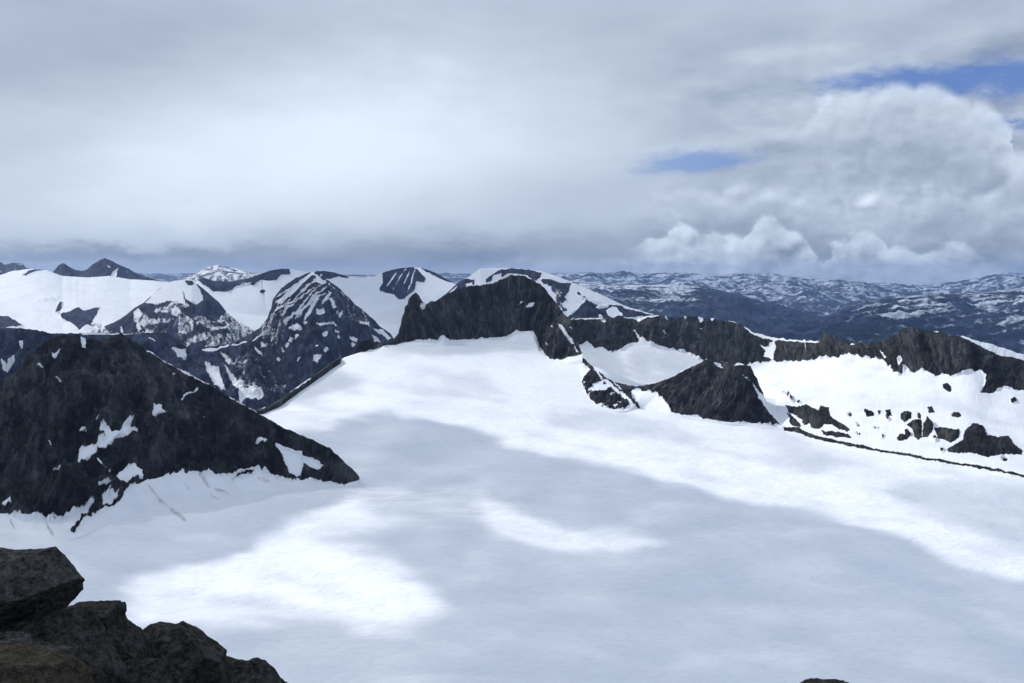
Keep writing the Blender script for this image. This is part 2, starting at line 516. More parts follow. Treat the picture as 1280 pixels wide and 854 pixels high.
def boulder(name, outline, d, depth, mat, label, seed, facets=16, lean=0.0, rough=0.03):
    """closed angular block whose widest section is the given outline, at d metres"""
    rng = np.random.default_rng(seed)
    o = np.array(outline, float); o = np.vstack([o, o[:1]])
    seg = np.hypot(*np.diff(o, axis=0).T); s = np.concatenate([[0], np.cumsum(seg)])
    nu = 180
    t = np.linspace(0, s[-1], nu, endpoint=False)
    ox = np.interp(t, s, o[:, 0]); oy = np.interp(t, s, o[:, 1])
    base = W(ox, oy, d); c = base.mean(0)
    prof = [(0.14, 0.40), (0.09, 0.92), (0.0, 1.0), (-0.38, 0.965), (-0.60, 0.93), (-0.70, 0.84), (-0.74, 0.30)]
    rows = []
    shift = rng.normal(0, 0.04, (len(prof), 3)) * depth
    nr = 60
    pt = np.linspace(0, len(prof) - 1, nr)
    for q in pt:
        i = min(int(q), len(prof) - 2); f = q - i
        dy = (prof[i][0] * (1 - f) + prof[i + 1][0] * f) * depth
        sc = prof[i][1] * (1 - f) + prof[i + 1][1] * f
        sh = shift[i] * (1 - f) + shift[i + 1] * f
        if abs(sc - 1) < 0.08: sh = sh * (abs(sc - 1) / 0.08)
        P = c + (base - c) * sc
        P = P * (1 + 0 * dy) + np.array([0, dy, -lean * dy]) + sh
        # keep behind-the-outline sections inside the silhouette
        if dy > 0: P[:, 2] -= dy * 0.3
        rows.append(P)
    V = np.concatenate(rows); n_side = len(V)
    V = np.vstack([V, rows[0].mean(0) + [0, depth * .02, 0], rows[-1].mean(0) - [0, depth * .02, 0]])
    R = np.abs(base - c).max()
    # split the block along random planes for flat fracture faces
    for k in range(int(facets * 1.3)):
        nrm = rng.normal(0, 1, 3); nrm[1] = -abs(nrm[1]) * 1.2 - 0.4; nrm /= np.linalg.norm(nrm)
        h = (V - c) @ nrm
        lim = np.percentile(h, 100 - rng.uniform(3, 20))
        ex = np.maximum(h - lim, 0)
        V = V - ex[:, None] * nrm[None] * 0.97
    n = fbm(V * (3.0 / R) * 0.5, 5, seed, 0.55) * R * 0.025 + fbm(V * 9.0 / max(R, .2) * .4, 4, seed + 3, 0.6, ridged=True) * rough
    dirv = V - c; dirv /= np.linalg.norm(dirv, axis=1)[:, None] + 1e-9
    V = V + dirv * n[:, None] * 0.6
    fs = []
    for r in range(nr - 1):
        a = r * nu + np.arange(nu); b2 = r * nu + (np.arange(nu) + 1) % nu
        fs.append(np.stack([a, b2, b2 + nu, a + nu], -1))
    F4 = np.concatenate(fs)
    a = np.arange(nu); b2 = (a + 1) % nu
    cap0 = np.stack([b2, a, np.full(nu, n_side), np.full(nu, n_side)], -1)
    cap1 = np.stack([(nr - 1) * nu + a, (nr - 1) * nu + b2, np.full(nu, n_side + 1), np.full(nu, n_side + 1)], -1)
    tri = np.concatenate([F4[:, [0, 1, 2]], F4[:, [0, 2, 3]], cap0[:, :3], cap1[:, :3]])
    ob = mk_mesh(name, V - c, tri, mat, smooth=False)
    ob.location = tuple(c)
    tag(ob, label, 'boulder', 'boulders of the rocky summit in front')
    return ob


BL = [
    ("boulder", [(-80, 700), (-30, 684), (5, 684), (12, 687), (40, 686), (60, 684), (71, 683), (80, 692), (95, 710), (111, 729), (109, 733), (115, 741), (104, 752), (90, 758), (60, 766), (0, 771), (-80, 775)],
     6.0, 0.75, B_GREY, 'big angular grey block at the top of the boulder pile, with a sloping right edge', 3, 10),
    ("boulder", [(60, 768), (100, 753), (125, 751), (151, 751), (153, 762), (150, 768), (158, 776), (165, 783), (174, 785), (178, 792), (186, 800), (196, 860), (120, 880), (60, 830)],
     6.5, 0.6, B_DARK, 'dark blocky boulder with a flat ledge just right of and below the top block', 5, 8),
    ("boulder", [(-60, 776), (20, 768), (80, 762), (113, 757), (122, 770), (136, 795), (150, 820), (165, 850), (172, 880), (40, 885), (-60, 850)],
     5.9, 0.55, B_DARK, 'wide dark slab lying under the top block, its right end broken off steeply', 8, 9),
    ("boulder", [(-50, 800), (5, 790), (30, 790), (46, 796), (52, 802), (92, 808), (97, 818), (60, 826), (0, 822), (-50, 825)],
     5.5, 0.35, B_GREY, 'small pale grey slab between the wide dark slab and the brown rock', 12, 8),
    ("boulder", [(-60, 812), (0, 808), (25, 806), (48, 812), (90, 820), (108, 830), (119, 840), (122, 885), (-60, 890)],
     5.0, 0.45, B_BROWN, 'brown weathered rock with a rounded top in the bottom left corner', 15, 8),
    ("boulder", [(176, 790), (185, 783), (197, 780), (217, 783), (228, 779), (250, 790), (270, 805), (283, 814), (284, 822), (292, 880), (176, 885), (165, 830)],
     6.9, 0.6, B_DARK, 'dark humped boulder with two low tops between the ledge block and the last rock', 18, 10),
    ("boulder", [(276, 826), (284, 820), (300, 824), (309, 826), (322, 821), (331, 824), (338, 832), (350, 847), (357, 853), (375, 885), (270, 885)],
     7.3, 0.5, B_DARK, 'lowest dark rock at the right end of the boulder pile, with a knob on top', 21, 9),
    ("boulder", [(120, 835), (150, 826), (190, 822), (225, 828), (235, 885), (110, 890)],
     6.2, 0.4, B_DARK, 'dark rock wedged low in front of the humped boulder, cut by the bottom edge', 27, 9),
    ("boulder", [(1001, 857), (1008, 852), (1018, 849), (1040, 850), (1056, 852), (1067, 857), (1072, 872), (1060, 885), (1010, 885), (996, 870)],
     5.0, 0.25, B_GREY, 'single small rock peeking over the bottom edge, right of centre', 31, 7),
]
for (nm, ol, d, dep, mt, lb, sd, fc) in BL:
    boulder(nm, ol, d, dep, mt, lb, sd, fc)

# the summit's own slope: under the boulders, falling away below the bottom of the view
gx = np.linspace(-60, 60, 240); gy = np.linspace(-25, 120, 280)
X, Y = np.meshgrid(gx, gy)
Zs = -1.75 - np.maximum(Y, 0) * 0.52 - np.maximum(Y - 10, 0) * 0.35
Zs += fbm(np.stack([X.ravel() * .35, Y.ravel() * .35, 0 * X.ravel()], -1), 5, 4, 0.55, ridged=True).reshape(X.shape) * 0.35
M_GROUND = boulder_mat('summit_rubble', (0.012, 0.012, 0.013), (0.05, 0.048, 0.045))
hump = 0.35 * np.exp(-((X + 2.2) / 1.2) ** 2 - ((Y - 6.2) / 2.2) ** 2) + 0.55 * np.exp(-((X + 3.6) / 1.3) ** 2 - ((Y - 6) / 1.8) ** 2)
Zs = Zs + hump
o = mk_mesh('summit_ground', np.stack([X.ravel(), Y.ravel(), Zs.ravel()], -1), grid_faces(280, 240), M_GROUND, smooth=False)
tag(o, 'dark rocky summit slope under the foreground boulders', 'ground', kind='structure')

# ------------------------------------------------------------------ glacier mesh
naz, nd = 940, 460
az = np.linspace(-0.92, 0.92, naz)
dd = np.concatenate([np.linspace(650, 1050, 50)[:-1], np.geomspace(1050, 5200, nd - 49)])
AZ, DD = np.meshgrid(az, dd)
GXs, GYs = AZ * DD, DD
GZ = g_z(GXs, GYs)
px, py = to_px(np.stack([GXs, GYs, GZ], -1))
q = np.stack([GXs.ravel() / 260, GYs.ravel() / 260, 0 * GXs.ravel()], -1)
GZ = GZ + (fbm(q, 4, 11, 0.45) * 12.0 + fbm(q * 4.5 + 7, 3, 12, 0.5) * 1.6).reshape(GZ.shape) * np.clip((4000 - DD) / 1500, .25, 1)
sag = np.exp(-((px - 480) / 90) ** 2 - ((py - 612) / 16) ** 2)
GZ = GZ + sag * fbm(np.stack([GXs.ravel() / 60, GYs.ravel() / 22, 0 * GXs.ravel()], -1), 3, 5).reshape(GZ.shape) * 5
fpx, fpy = px.ravel(), py.ravel()
jit = fbm(np.stack([GXs.ravel() / 25, GYs.ravel() / 25, 0 * fpx], -1), 3, 2) * 6
dirt = np.zeros_like(fpx)
DIRT = ((222, 645, 26, 5.5, 42, .85), (205, 630, 22, 4, 45, .7), (190, 612, 18, 3, 50, .6), (278, 615, 18, 4.5, 20, .7), (268, 622, 12, 3.5, 25, .7), (255, 600, 22, 5, 55, .6),
        (15, 655, 14, 3, 65, .7), (62, 662, 18, 3.5, 60, .7), (295, 598, 10, 3, 0, .7), (330, 600, 16, 5, 20, .55), (235, 610, 14, 3, 50, .5))
for (cx, cy, rx, ry, a, k) in DIRT:
    dirt = np.maximum(dirt, k * sstep(sdell(fpx + jit * .5, fpy, cx, cy, rx, ry, a), 0.0, ry * .6))
old = 0.9 * np.exp(-((fpx - 480) / 75) ** 2 - ((fpy - 618) / 13) ** 2) + .5 * np.exp(-((fpx - 570) / 160) ** 2 - ((fpy - 648) / 18) ** 2)
glacier = mk_mesh('glacier', np.stack([GXs.ravel(), GYs.ravel(), GZ.ravel()], -1), grid_faces(nd, naz), M_SNOW,
                  attrs={'dirt': dirt, 'old': old})
tag(glacier, 'broad white glacier filling the basin below the summit, dappled with cloud shadow', 'glacier', kind='structure')


# ------------------------------------------------------------------ mountains as lofted slopes
def resample(line, n, seed, jag):
    L = np.array(line, float)
    seg = np.hypot(np.diff(L[:, 0]), np.diff(L[:, 1])); s = np.concatenate([[0], np.cumsum(seg)])
    t = np.linspace(0, s[-1], n)
    o = np.stack([np.interp(t, s, L[:, k]) for k in range(3)], -1)
    if jag:
        q = np.stack([t / 9.0, 0 * t + seed * 3.1, 0 * t], -1)
        e = fbm(q, 5, seed, 0.62)
        e2 = fbm(q + 50, 4, seed + 1, 0.6)
        m = np.ones(n); m[:4] = 0; m[-4:] = 0
        o[:, 1] += e * jag * m; o[:, 0] += e2 * jag * m * 0.7
    return o


def gsm(a, sig):
    if sig <= 0: return a
    k = int(sig * 3); w_ = np.exp(-0.5 * (np.arange(-k, k + 1) / sig) ** 2); w_ /= w_.sum()
    lo = 2 * a[:1] - a[k:0:-1]; hi = 2 * a[-1:] - a[-2:-k - 2:-1]
    e = np.concatenate([lo, a, hi])
    return np.stack([np.convolve(e[:, i], w_, 'valid') for i in range(a.shape[1])], -1)


def loft(name, lines, mat, label, cat='mountain', nu=300, nvs=(80,), jag=2.0, amp=10.0, wl=90.0, back=(500, 0.9),
         skirt=120.0, seed=1, snow=None, default=0.0, edge=4.0, rag=2.5, raglen=7.0, parts=(), vstretch=2.2, vsmooth=2, snow_damp=0.95, us=9.0, fsm=12.0, dirt=(), ur=0.55):
    """slope through photo-traced lines (x, y, distance), crest first, foot last; then a back slope and a skirt below ground"""
    PX = [resample(l, nu, seed + 5 * i, jag if i == 0 else 0) for i, l in enumerate(lines)]
    WP = [W(p[:, 0], p[:, 1], p[:, 2]) for p in PX]
    WP = [WP[0]] + [gsm(w_, fsm) for w_ in WP[1:]]
    rows = []
    for i, nv in enumerate(nvs):
        for k in range(nv):
            t = k / nv
            rows.append(WP[i] * (1 - t) + WP[i + 1] * t)
    rows.append(WP[-1])
    R = np.array(rows)
    for _ in range(vsmooth):
        R[1:-1] = (R[:-2] + 2 * R[1:-1] + R[2:]) / 4
    nfront = len(R)
    Rs = np.stack([gsm(a_, us) for a_ in R])
    Rs[..., 2] = np.minimum(Rs[..., 2], R[..., 2] + 1.0)
    wr = np.clip(np.arange(nfront) / (ur * nfront), 0, 1)[:, None, None]
    R = R * (1 - wr) + Rs * wr
    # grid normals
    du = np.gradient(R, axis=1); dv = np.gradient(R, axis=0)
    N = np.cross(du, dv); N /= np.linalg.norm(N, axis=-1, keepdims=True) + 1e-9
    flip = np.where((N * -R).sum(-1) < 0, -1, 1)[..., None]
    N = N * flip
    N = (N + np.array([0, 0, 0.4])); N /= np.linalg.norm(N, axis=-1, keepdims=True)
    # flow coordinates: metres along the crest, metres down the slope
    lu = np.concatenate([[0], np.cumsum(np.linalg.norm(np.diff(R[nfront // 3], axis=0), axis=-1))])
    lv = np.cumsum(np.concatenate([np.zeros((1, nu)), np.linalg.norm(np.diff(R, axis=0), axis=-1)]), axis=0)
    flow = np.stack([np.broadcast_to(lu, lv.shape), lv, np.zeros_like(lv)], -1)
    ppx, ppy = to_px(R)
    # snow mask traced in the view, carried by the slope
    fx, fy = ppx.ravel(), ppy.ravel()
    qn = np.stack([fx / raglen, fy / raglen, np.full_like(fx, seed)], -1)
    e = fbm(qn, 4, seed + 20, 0.6) * rag
    e2 = fbm(qn + 31, 4, seed + 40, 0.6) * rag
    ax, ay = fx + e * 0.8, fy + e2 * 0.8
    S = np.full(fx.shape, float(default)) if not callable(default) else default(fx, fy, R.reshape(-1, 3))
    for it in (snow or ()):
        if it[0] == 'p': sdv = sdpoly(ax, ay, it[2])
        else: sdv = sdell(ax, ay, *it[2])
        w_ = sstep(sdv + e * 0.3, -edge * (it[3] if len(it) > 3 else 1.0) * .5, edge * (it[3] if len(it) > 3 else 1.0) * .5)
        S = S * (1 - w_) + it[1] * w_
    S = S.reshape(R.shape[:2])
    DT = np.zeros(fx.shape)
    for (cx, cy, rx, ry, a_, k_) in dirt: DT = np.maximum(DT, k_ * sstep(sdell(fx + e * .5, fy, cx, cy, rx, ry, a_), 0.0, ry * .6))
    DT = DT.reshape(R.shape[:2])
    # relief
    vv = np.linspace(0, 1, nfront)[:, None]
    fade = np.clip(0.18 + vv * 6, 0, 1) * np.clip((1 - vv) * 8, 0.1, 1)
    uu = np.linspace(0, 1, nu)[None]
    fade = fade * np.clip(uu * 12, .1, 1) * np.clip((1 - uu) * 12, .1, 1)
    q1 = np.stack([flow[..., 0] / wl, flow[..., 1] / (wl * vstretch), np.zeros_like(lv)], -1).reshape(-1, 3)
    q2 = R.reshape(-1, 3) / wl
    rel = fbm(q1, 6, seed + 60, 0.64, ridged=True) * 1.4 + fbm(q2 * 0.8, 6, seed + 80, 0.6) * 1.3
    rel = rel.reshape(lv.shape)
    damp = 1 - snow_damp * sstep(S, 0.55, 0.95)
    D = np.minimum(rel * amp * fade * damp, lv * 0.10 + 0.5)
    Rf = R + N * D[..., None]
    # back slope
    nb = 14
    crest = R[0]
    away = crest.copy(); away[:, 2] = 0; away /= np.linalg.norm(away, axis=-1, keepdims=True)
    bl, bs = back
    brow = []
    for k in range(nb, 0, -1):
        t = (k / nb) ** 1.6 * bl
        P = crest + away * t + np.array([0, 0, -1.0]) * (t * bs)[..., None] if False else crest + away * t - np.array([0, 0, t * bs])
        P = P - (np.abs(fbm(P / wl, 4, seed + 90))[:, None] * amp * 1.6 * min(1, k / 2)) * np.array([[0, 0, 1.0]]) - np.array([0, 0, 2.0])
        brow.append(P)
    toward = R[-1].copy(); toward[:, 2] = 0; toward /= np.linalg.norm(toward, axis=-1, keepdims=True)
    sk = [R[-1] - toward * (skirt * .25 * k) - np.array([0, 0, skirt * .5 * k]) for k in (1, 2)]
    full = np.concatenate([np.array(brow), Rf, np.array(sk)])
    bflow = np.concatenate([np.repeat(flow[:1], nb, 0), flow, np.repeat(flow[-1:], 2, 0)])
    bsn = np.concatenate([np.repeat(S[:1], nb, 0), S, np.repeat(S[-1:], 2, 0)])
    nr = len(full)
    bdt = np.concatenate([np.repeat(DT[:1] * 0, nb, 0), DT, np.repeat(DT[-1:], 2, 0)])
    o = mk_mesh(name, full.reshape(-1, 3), grid_faces(nr, nu)[:, ::-1], mat,
                attrs={'snow': bsn.ravel(), 'dirt': bdt.ravel(), 'flow': bflow.reshape(-1, 3)})
    tag(o, label, cat, kind='structure')
    # separate patches lying on / standing out of the slope
    for (pn, pm, poly, hmax, rgh, plab) in parts:
        sdv = sdpoly(ax, ay, poly) + e * 0.5 + fbm(qn * 2.6 + 5, 3, seed + 7, .6) * 2.0
        idx2 = sdv.reshape(R.shape[:2])
        keep = idx2 > -2.0
        fa = grid_faces(nfront, nu)
        kk = keep.ravel()
        fsel = fa[(kk[fa].sum(1) >= 3)]
        if len(fsel) < 4: continue
        mpp = np.linalg.norm(R.reshape(-1, 3), axis=-1) / F
        hh = np.clip(sdv * mpp * 1.0, -3.0 * mpp, hmax)
        if rgh:
            rn = fbm(R.reshape(-1, 3) / (wl * .22), 5, seed + 99, 0.62, ridged=True)
            hh = np.where(hh > 0, hh * (0.75 + rn * rgh), hh)
        PV = Rf.reshape(-1, 3) + N.reshape(-1, 3) * hh[:, None]
        used = np.unique(fsel); remap = np.full(len(PV), -1); remap[used] = np.arange(len(used))
        po = mk_mesh(pn, PV[used], remap[fsel][:, ::-1], pm, parent=o,
                     attrs={'snow': np.full(len(used), 0.2), 'flow': flow.reshape(-1, 3)[used]})
        if plab: po['label'] = plab
    return o


def z1(pts, x0, y0, k): return [(x0 + X * k, y0 + Y * k) for X, Y in pts]
def A1(p): return z1(p, 0, 290, .2578)       # zooms used for tracing
def A2(p): return z1(p, 300, 300, .2578)
def A3(p): return z1(p, 600, 320, .2578)
def A4(p): return z1(p, 900, 320, .3279)
def A5(p): return z1(p, 0, 400, .375)
def A6(p): return z1(p, 110, 330, .1719)
def A7(p): return z1(p, 680, 320, .2344)
def D(pts, d):
    if isinstance(d, (int, float)): return [(x, y, d) for x, y in pts]
    return [(x, y, dd_) for (x, y), dd_ in zip(pts, d)]
def DX(pts, xs, ds): return [(x, y, float(np.interp(x, xs, ds))) for x, y in pts]
def on_ice(pts, extra=0.0): return [(x, y, hit_glacier(x, y) - extra) for x, y in pts]


# --- dark mountain on the left
LM_crest = [(-420, 610), (-280, 560), (-160, 520), (-80, 505)] + A5([(0, 205), (60, 170), (90, 120), (165, 65), (210, 52), (255, 48), (280, 60), (310, 66), (340, 75), (360, 60), (380, 50), (405, 48), (430, 60), (490, 100), (560, 145), (640, 185), (700, 215), (760, 255),
            (850, 305), (940, 355), (1040, 400), (1100, 430), (1140, 465), (1180, 500), (1197, 522)])
LM_foot = [(-420, 720), (-160, 670), (-60, 655), (0, 641), (30, 648), (50, 646), (70, 654), (95, 650), (124, 638), (154, 614), (184, 597), (206, 594), (225, 588), (262, 594), (285, 594), (322, 586), (350, 600), (380, 602), (412, 601), (431, 606), (449.5, 600)]
LM_base = [(-420, 770), (-160, 725), (-60, 715), (0, 700), (60, 685), (110, 668), (160, 645), (210, 628), (260, 618), (300, 614), (350, 615), (400, 614), (430, 611), (450, 605)]
lm_base = on_ice(LM_base)
lm_foot = [(x, y, float(np.interp(x, [-160, 0, 124, 206, 300, 400, 450], [1650, 1760, 1850, 2060, 2190, 2270, 2305]))) for x, y in LM_foot]
lm_rock = LM_crest + [(452, 590), (460, 602)] + LM_foot[::-1]
lm_rock = [(-500, 400), (-420, 590), (-80, 485)] + [(x, y - 12) for x, y in LM_crest[4:-2]] + [(455, 590), (458, 603)] + LM_foot[::-1] + [(-500, 730)]
lm_snow = [('p', 0.0, lm_rock)]
patch = [
    A5([(258, 475), (262, 445), (268, 432), (300, 412), (322, 425), (322, 440), (300, 455)]),
    A5([(318, 408), (355, 395), (332, 382), (343, 350), (375, 365), (405, 360), (420, 338), (437, 340), (430, 370), (452, 375), (450, 388), (425, 385), (400, 378), (375, 402), (345, 430), (324, 430)]),
    A5([(508, 290), (520, 275), (545, 278), (548, 295), (562, 303), (530, 312), (510, 325)]),
    A5([(183, 195), (205, 198), (212, 210), (185, 208)]),
    A5([(172, 115), (200, 99), (190, 117), (175, 124)]),
    A5([(268, 56), (284, 53), (288, 95), (272, 94)]),
    A5([(604, 262), (612, 246), (660, 230), (628, 252), (608, 267)]),
    A5([(912, 415), (950, 430), (985, 442), (1005, 440), (1010, 490), (1000, 525), (960, 515), (938, 460)]),
    A5([(1006, 460), (1040, 463), (1077, 488), (1060, 505), (1030, 495), (1010, 480)]),
    A5([(8, 600), (30, 587), (43, 600), (15, 616)]),
    A5([(375, 548), (400, 500), (450, 478), (470, 492), (488, 516), (460, 521), (408, 570), (398, 560)]),
    A5([(338, 602), (360, 583), (376, 600), (360, 622), (340, 622)]),
    A5([(180, 672), (210, 660), (240, 655), (275, 632), (306, 612), (314, 622), (290, 652), (245, 690), (215, 700)]),
]
for P_ in patch: lm_snow.append(('p', 1.0, P_))
for (x, y, rx, ry, a) in ((332, 472, 14, 5, 5), (370, 475, 10, 4, 0), (275, 374, 12, 4, 0), (345, 570, 20, 8, -20), (860, 410, 10, 8, -30), (680, 330, 8, 3, 0), (578, 184, 5, 3, 0), (440, 160, 4, 3, 0),
                          (185, 518, 12, 5, -20), (880, 405, 8, 3, 0), (135, 147, 8, 3, 10), (168, 404, 5, 3, 60), (325, 330, 5, 4, 0)):
    lm_snow.append(('e', 0.9, (x * .375, 400 + y * .375, rx * .375 + .5, ry * .375 + .4, a)))
for (x, y, rx, ry, a, v) in ((80, 395, 60, 35, -20, .30), (240, 175, 45, 10, -30, .32), (470, 210, 40, 60, 0, .16), (140, 590, 50, 50, 0, .2)):
    lm_snow.append(('e', v, (x * .375, 400 + y * .375, rx * .375, ry * .375, a), 5.0))
# rim of snow on the right-hand crest
lm_snow.append(('p', 1.0, A5([(486, 94), (520, 110), (600, 158), (690, 204), (702, 218), (690, 216), (600, 170), (520, 122), (492, 108)]), .6))
lm_snow.append(('p', 0.9, A5([(702, 212), (760, 246), (850, 298), (960, 358), (955, 362), (850, 307), (760, 257)]), .5))
# thin dark gap between rock and ice
lm_snow.append(('p', 0.0, [(186, 596), (172, 599), (156, 614), (152, 623), (143, 633), (124, 642), (106, 652), (92, 668), (88, 666), (102, 650), (122, 639), (140, 630), (150, 618), (156, 609), (170, 595)], .7))
lm_snow.append(('p', 0.0, A5([(775, 538), (800, 520), (830, 515), (845, 508), (835, 520), (800, 528)]), .7))
loft('dark_mountain', [DX(LM_crest, [-160, 0, 62, 142, 210, 300, 390, 450], [2000, 2080, 2180, 2290, 2330, 2330, 2320, 2308]), lm_foot, lm_base],
     M_NEAR, 'dark triangular rocky mountain on the left, speckled with small snow patches', nu=740, nvs=(230, 26), jag=4.2, amp=34, wl=110, back=(700, .8),
     snow=lm_snow, default=1.0, seed=3, rag=4.5, edge=6.0, dirt=DIRT)

# --- dark cliff in the middle
CL_crest = [(438, 444), (447, 433), (455, 426), (464, 425), (474, 431), (487, 429), (498, 418), (502, 400), (507, 382), (514, 370), (519, 367), (525, 370), (528, 378), (532, 380), (544, 377),
            (558, 368), (571, 362), (586, 358), (609, 355), (620, 352), (628, 349), (641, 344), (657, 345), (667, 351), (677, 356), (688, 369), (695, 379), (703, 390), (713, 400), (721, 425), (727, 441)]
CL_base = [(438, 446), (450, 442), (465, 438), (480, 434), (490, 431), (501, 429), (524, 425), (547, 424), (554, 419), (563, 425), (584, 424), (604, 421), (633, 420), (645, 414), (667, 414), (672, 426), (677, 439), (688, 449), (703, 448), (715, 445), (728, 442)]
cl_base = DX([(x, y) for x, y in CL_base], [438, 500, 640, 667, 688, 728], [3740, 3880, 3920, 3900, 3690, 3660])
cl_crest = DX(CL_crest, [438, 500, 560, 641, 690, 728], [3760, 3930, 4010, 4030, 3950, 3700])
def lower(l, dy, dd_=0): return [(x, y + dy, d - dd_) for x, y, d in l]
cl_snow = [('e', .95, (600 + 245 * .2578, 320 + 240 * .2578, 6, 2.2, -28)), ('e', .8, (600 + 200 * .2578, 320 + 227 * .2578, 4, 1.2, -20)),
           ('p', .95, A3([(380, 335), (400, 340), (430, 375), (450, 400), (462, 440), (478, 470), (466, 474), (455, 430), (430, 398), (392, 362)])),
           ('e', .8, (600 + 437 * .2578, 320 + 347 * .2578, 3, 1.5, 50)), ('e', .8, (600 + 350 * .2578, 320 + 347 * .2578, 2.5, 1.2, 40)),
           ('e', .7, (600 + 325 * .2578, 320 + 430 * .2578, 4, 1, 60)), ('e', .9, (300 + 890 * .2578, 300 + 315 * .2578, 3.2, 4, 0)),
           ('e', .5, (607, 403, 8, 1.2, 10)), ('e', .4, (600, 388, 30, 6, -10), 4.0), ('e', .35, (640, 400, 20, 5, 5), 4.0)]
loft('rock_cliff', [cl_crest, cl_base, lower(cl_base, 8, 60)], M_WARM, 'dark steep cliff with a notched left pinnacle, rising from the head of the glacier', 'cliff', nu=520, nvs=(150, 6), edge=5.0, jag=4.6, amp=24, wl=75,
     back=(320, 1.1), snow=cl_snow + [('p', 1.0, [(430, 460)] + [(x, y + 1) for x, y in CL_base] + [(740, 470), (740, 500), (430, 500)])], default=0.05, seed=8, rag=2.2, us=3.0, fsm=2.0)

# --- ridge running right, with the snow cirque and the right-hand snow face
RG_crest = A3([(425, 320), (450, 306), (520, 302), (600, 302), (690, 300), (760, 310), (800, 292), (850, 286), (900, 287), (920, 300), (960, 300), (1000, 292), (1060, 292), (1090, 305), (1140, 302), (1180, 312), (1230, 320), (1265, 330)]) + \
    A4([(95, 268), (120, 285), (160, 300), (200, 311), (260, 316), (320, 320), (380, 320), (395, 302), (410, 297), (430, 303), (470, 318), (500, 333), (550, 333), (600, 330), (620, 318), (640, 315), (665, 300), (690, 280), (705, 272), (740, 274), (800, 284), (850, 292),
        (900, 303), (955, 316), (1000, 327), (1080, 350), (1160, 378), (1230, 400), (1320, 440), (1500, 455), (1800, 500), (2200, 560)])
RG_foot = [(705, 440)] + A3([(490, 431), (520, 415), (560, 450), (600, 445), (640, 465), (690, 455), (740, 420), (790, 405), (830, 435), (900, 450), (960, 450), (1010, 470), (1060, 495), (1110, 502)]) + \
    A4([(60, 425), (100, 415), (160, 412), (210, 405), (270, 405), (330, 408), (400, 390), (480, 375), (560, 390), (620, 395), (640, 420), (680, 452), (697, 450), (702, 420), (740, 440), (770, 430), (820, 455), (850, 445), (880, 460), (950, 440), (990, 432),
        (1015, 460), (1010, 490), (995, 515), (1040, 520), (1080, 500), (1159, 515), (1240, 530), (1320, 540), (1500, 600), (1800, 640), (2200, 720)])
RG_base = [(705, 460), (734, 455), (755, 470), (775, 484), (796, 490), (819, 492), (845, 500), (886, 515), (930, 528), (962, 539), (998, 548), (1031, 560), (1060, 566), (1097, 572), (1162, 583), (1228, 593), (1280, 604), (1333, 615), (1450, 640), (1600, 668)]
rgc = DX(RG_crest, [705, 880, 930, 1000, 1060, 1136, 1280, 1333], [4420, 4420, 4200, 3750, 3550, 3300, 3100, 3050])
rgf = DX(RG_foot, [705, 880, 930, 1000, 1060, 1136, 1280, 1333], [4230, 4230, 4020, 3600, 3450, 3170, 2960, 2900])
rgb = [(x, y, (float(np.interp(x, [705, 734, 775, 845, 930], [4000, 3950, 3820, 3700, 3250])) if x < 931 else hit_glacier(x, y))) for x, y in RG_base]
crest_px = [(x, y) for x, y, d in rgc]
top = [(x, y - 8) for x, y in crest_px if x < 1196] + A4([(900, 303), (955, 330), (1000, 350), (1080, 380), (1159, 400), (1320, 450), (1500, 460), (1800, 500), (2200, 560)])
rg_snow = [('p', 0.0, top + RG_foot[::-1]),
           # snow gully and cornices
           ('p', 1.0, A4([(155, 338), (180, 345), (205, 323), (212, 345), (205, 402), (165, 387), (170, 360)])),
           ('p', 1.0, A4([(97, 270), (150, 300), (200, 314), (330, 322), (382, 322), (375, 333), (300, 326), (210, 322), (150, 309), (110, 290)]), .8),
           ('p', .9, A3([(730, 340), (750, 355), (770, 375), (790, 410), (770, 405), (752, 370)]), .8),
           ('p', .9, A3([(450, 302), (600, 298), (610, 307), (520, 309), (455, 308)]), .5), ('p', .9, A3([(750, 308), (800, 292), (870, 284), (868, 292), (810, 300), (770, 320)]), .5),
           ('p', .85, A7([(815, 318), (850, 320), (848, 345), (835, 370), (822, 345)]), .6), ('p', .8, A7([(885, 325), (915, 328), (900, 350), (890, 345)]), .6),
           ('p', .8, A7([(645, 318), (655, 320), (660, 350), (652, 345)]), .5), ('p', .8, A7([(740, 318), (760, 322), (755, 345)]), .5),
           ('p', .85, A7([(980, 345), (1060, 345), (1110, 380), (1090, 390), (1050, 362), (990, 352)]), .6), ('p', .95, A7([(1080, 388), (1140, 400), (1200, 425), (1280, 435), (1280, 446), (1190, 438), (1110, 410)]), .7),
           ('e', .8, (680 + 640 * .2344, 320 + 402 * .2344, 4, 1.5, 35)), ('e', .8, (680 + 320 * .2344, 320 + 352 * .2344, 3, 2, 0)), ('e', .8, (680 + 838 * .2344, 320 + 383 * .2344, 2.4, 1.5, 0)),
           ('p', .9, A4([(612, 360), (625, 375), (640, 400), (632, 402), (618, 382)]), .5), ('p', .6, A4([(318, 320), (326, 320), (330, 362), (322, 362)]), .5),
           ('e', .9, (900 + 505 * .3279, 320 + 337 * .3279, 4, 1.4, 0)), ('e', .8, (900 + 825 * .3279, 320 + 287 * .3279, 4, 1.2, 8)), ('e', .8, (900 + 885 * .3279, 320 + 300 * .3279, 7, 1.6, 15)),
           ('e', .9, (900 + 690 * .3279, 320 + 405 * .3279, 3.5, 5, 0)), ('e', .3, (900 + 880 * .3279, 320 + 350 * .3279, 22, 10, 0), 5.0), ('e', .25, (900 + 430 * .3279, 320 + 345 * .3279, 14, 7, 30), 5.0),
           # scattered rock bits in the face
           ]
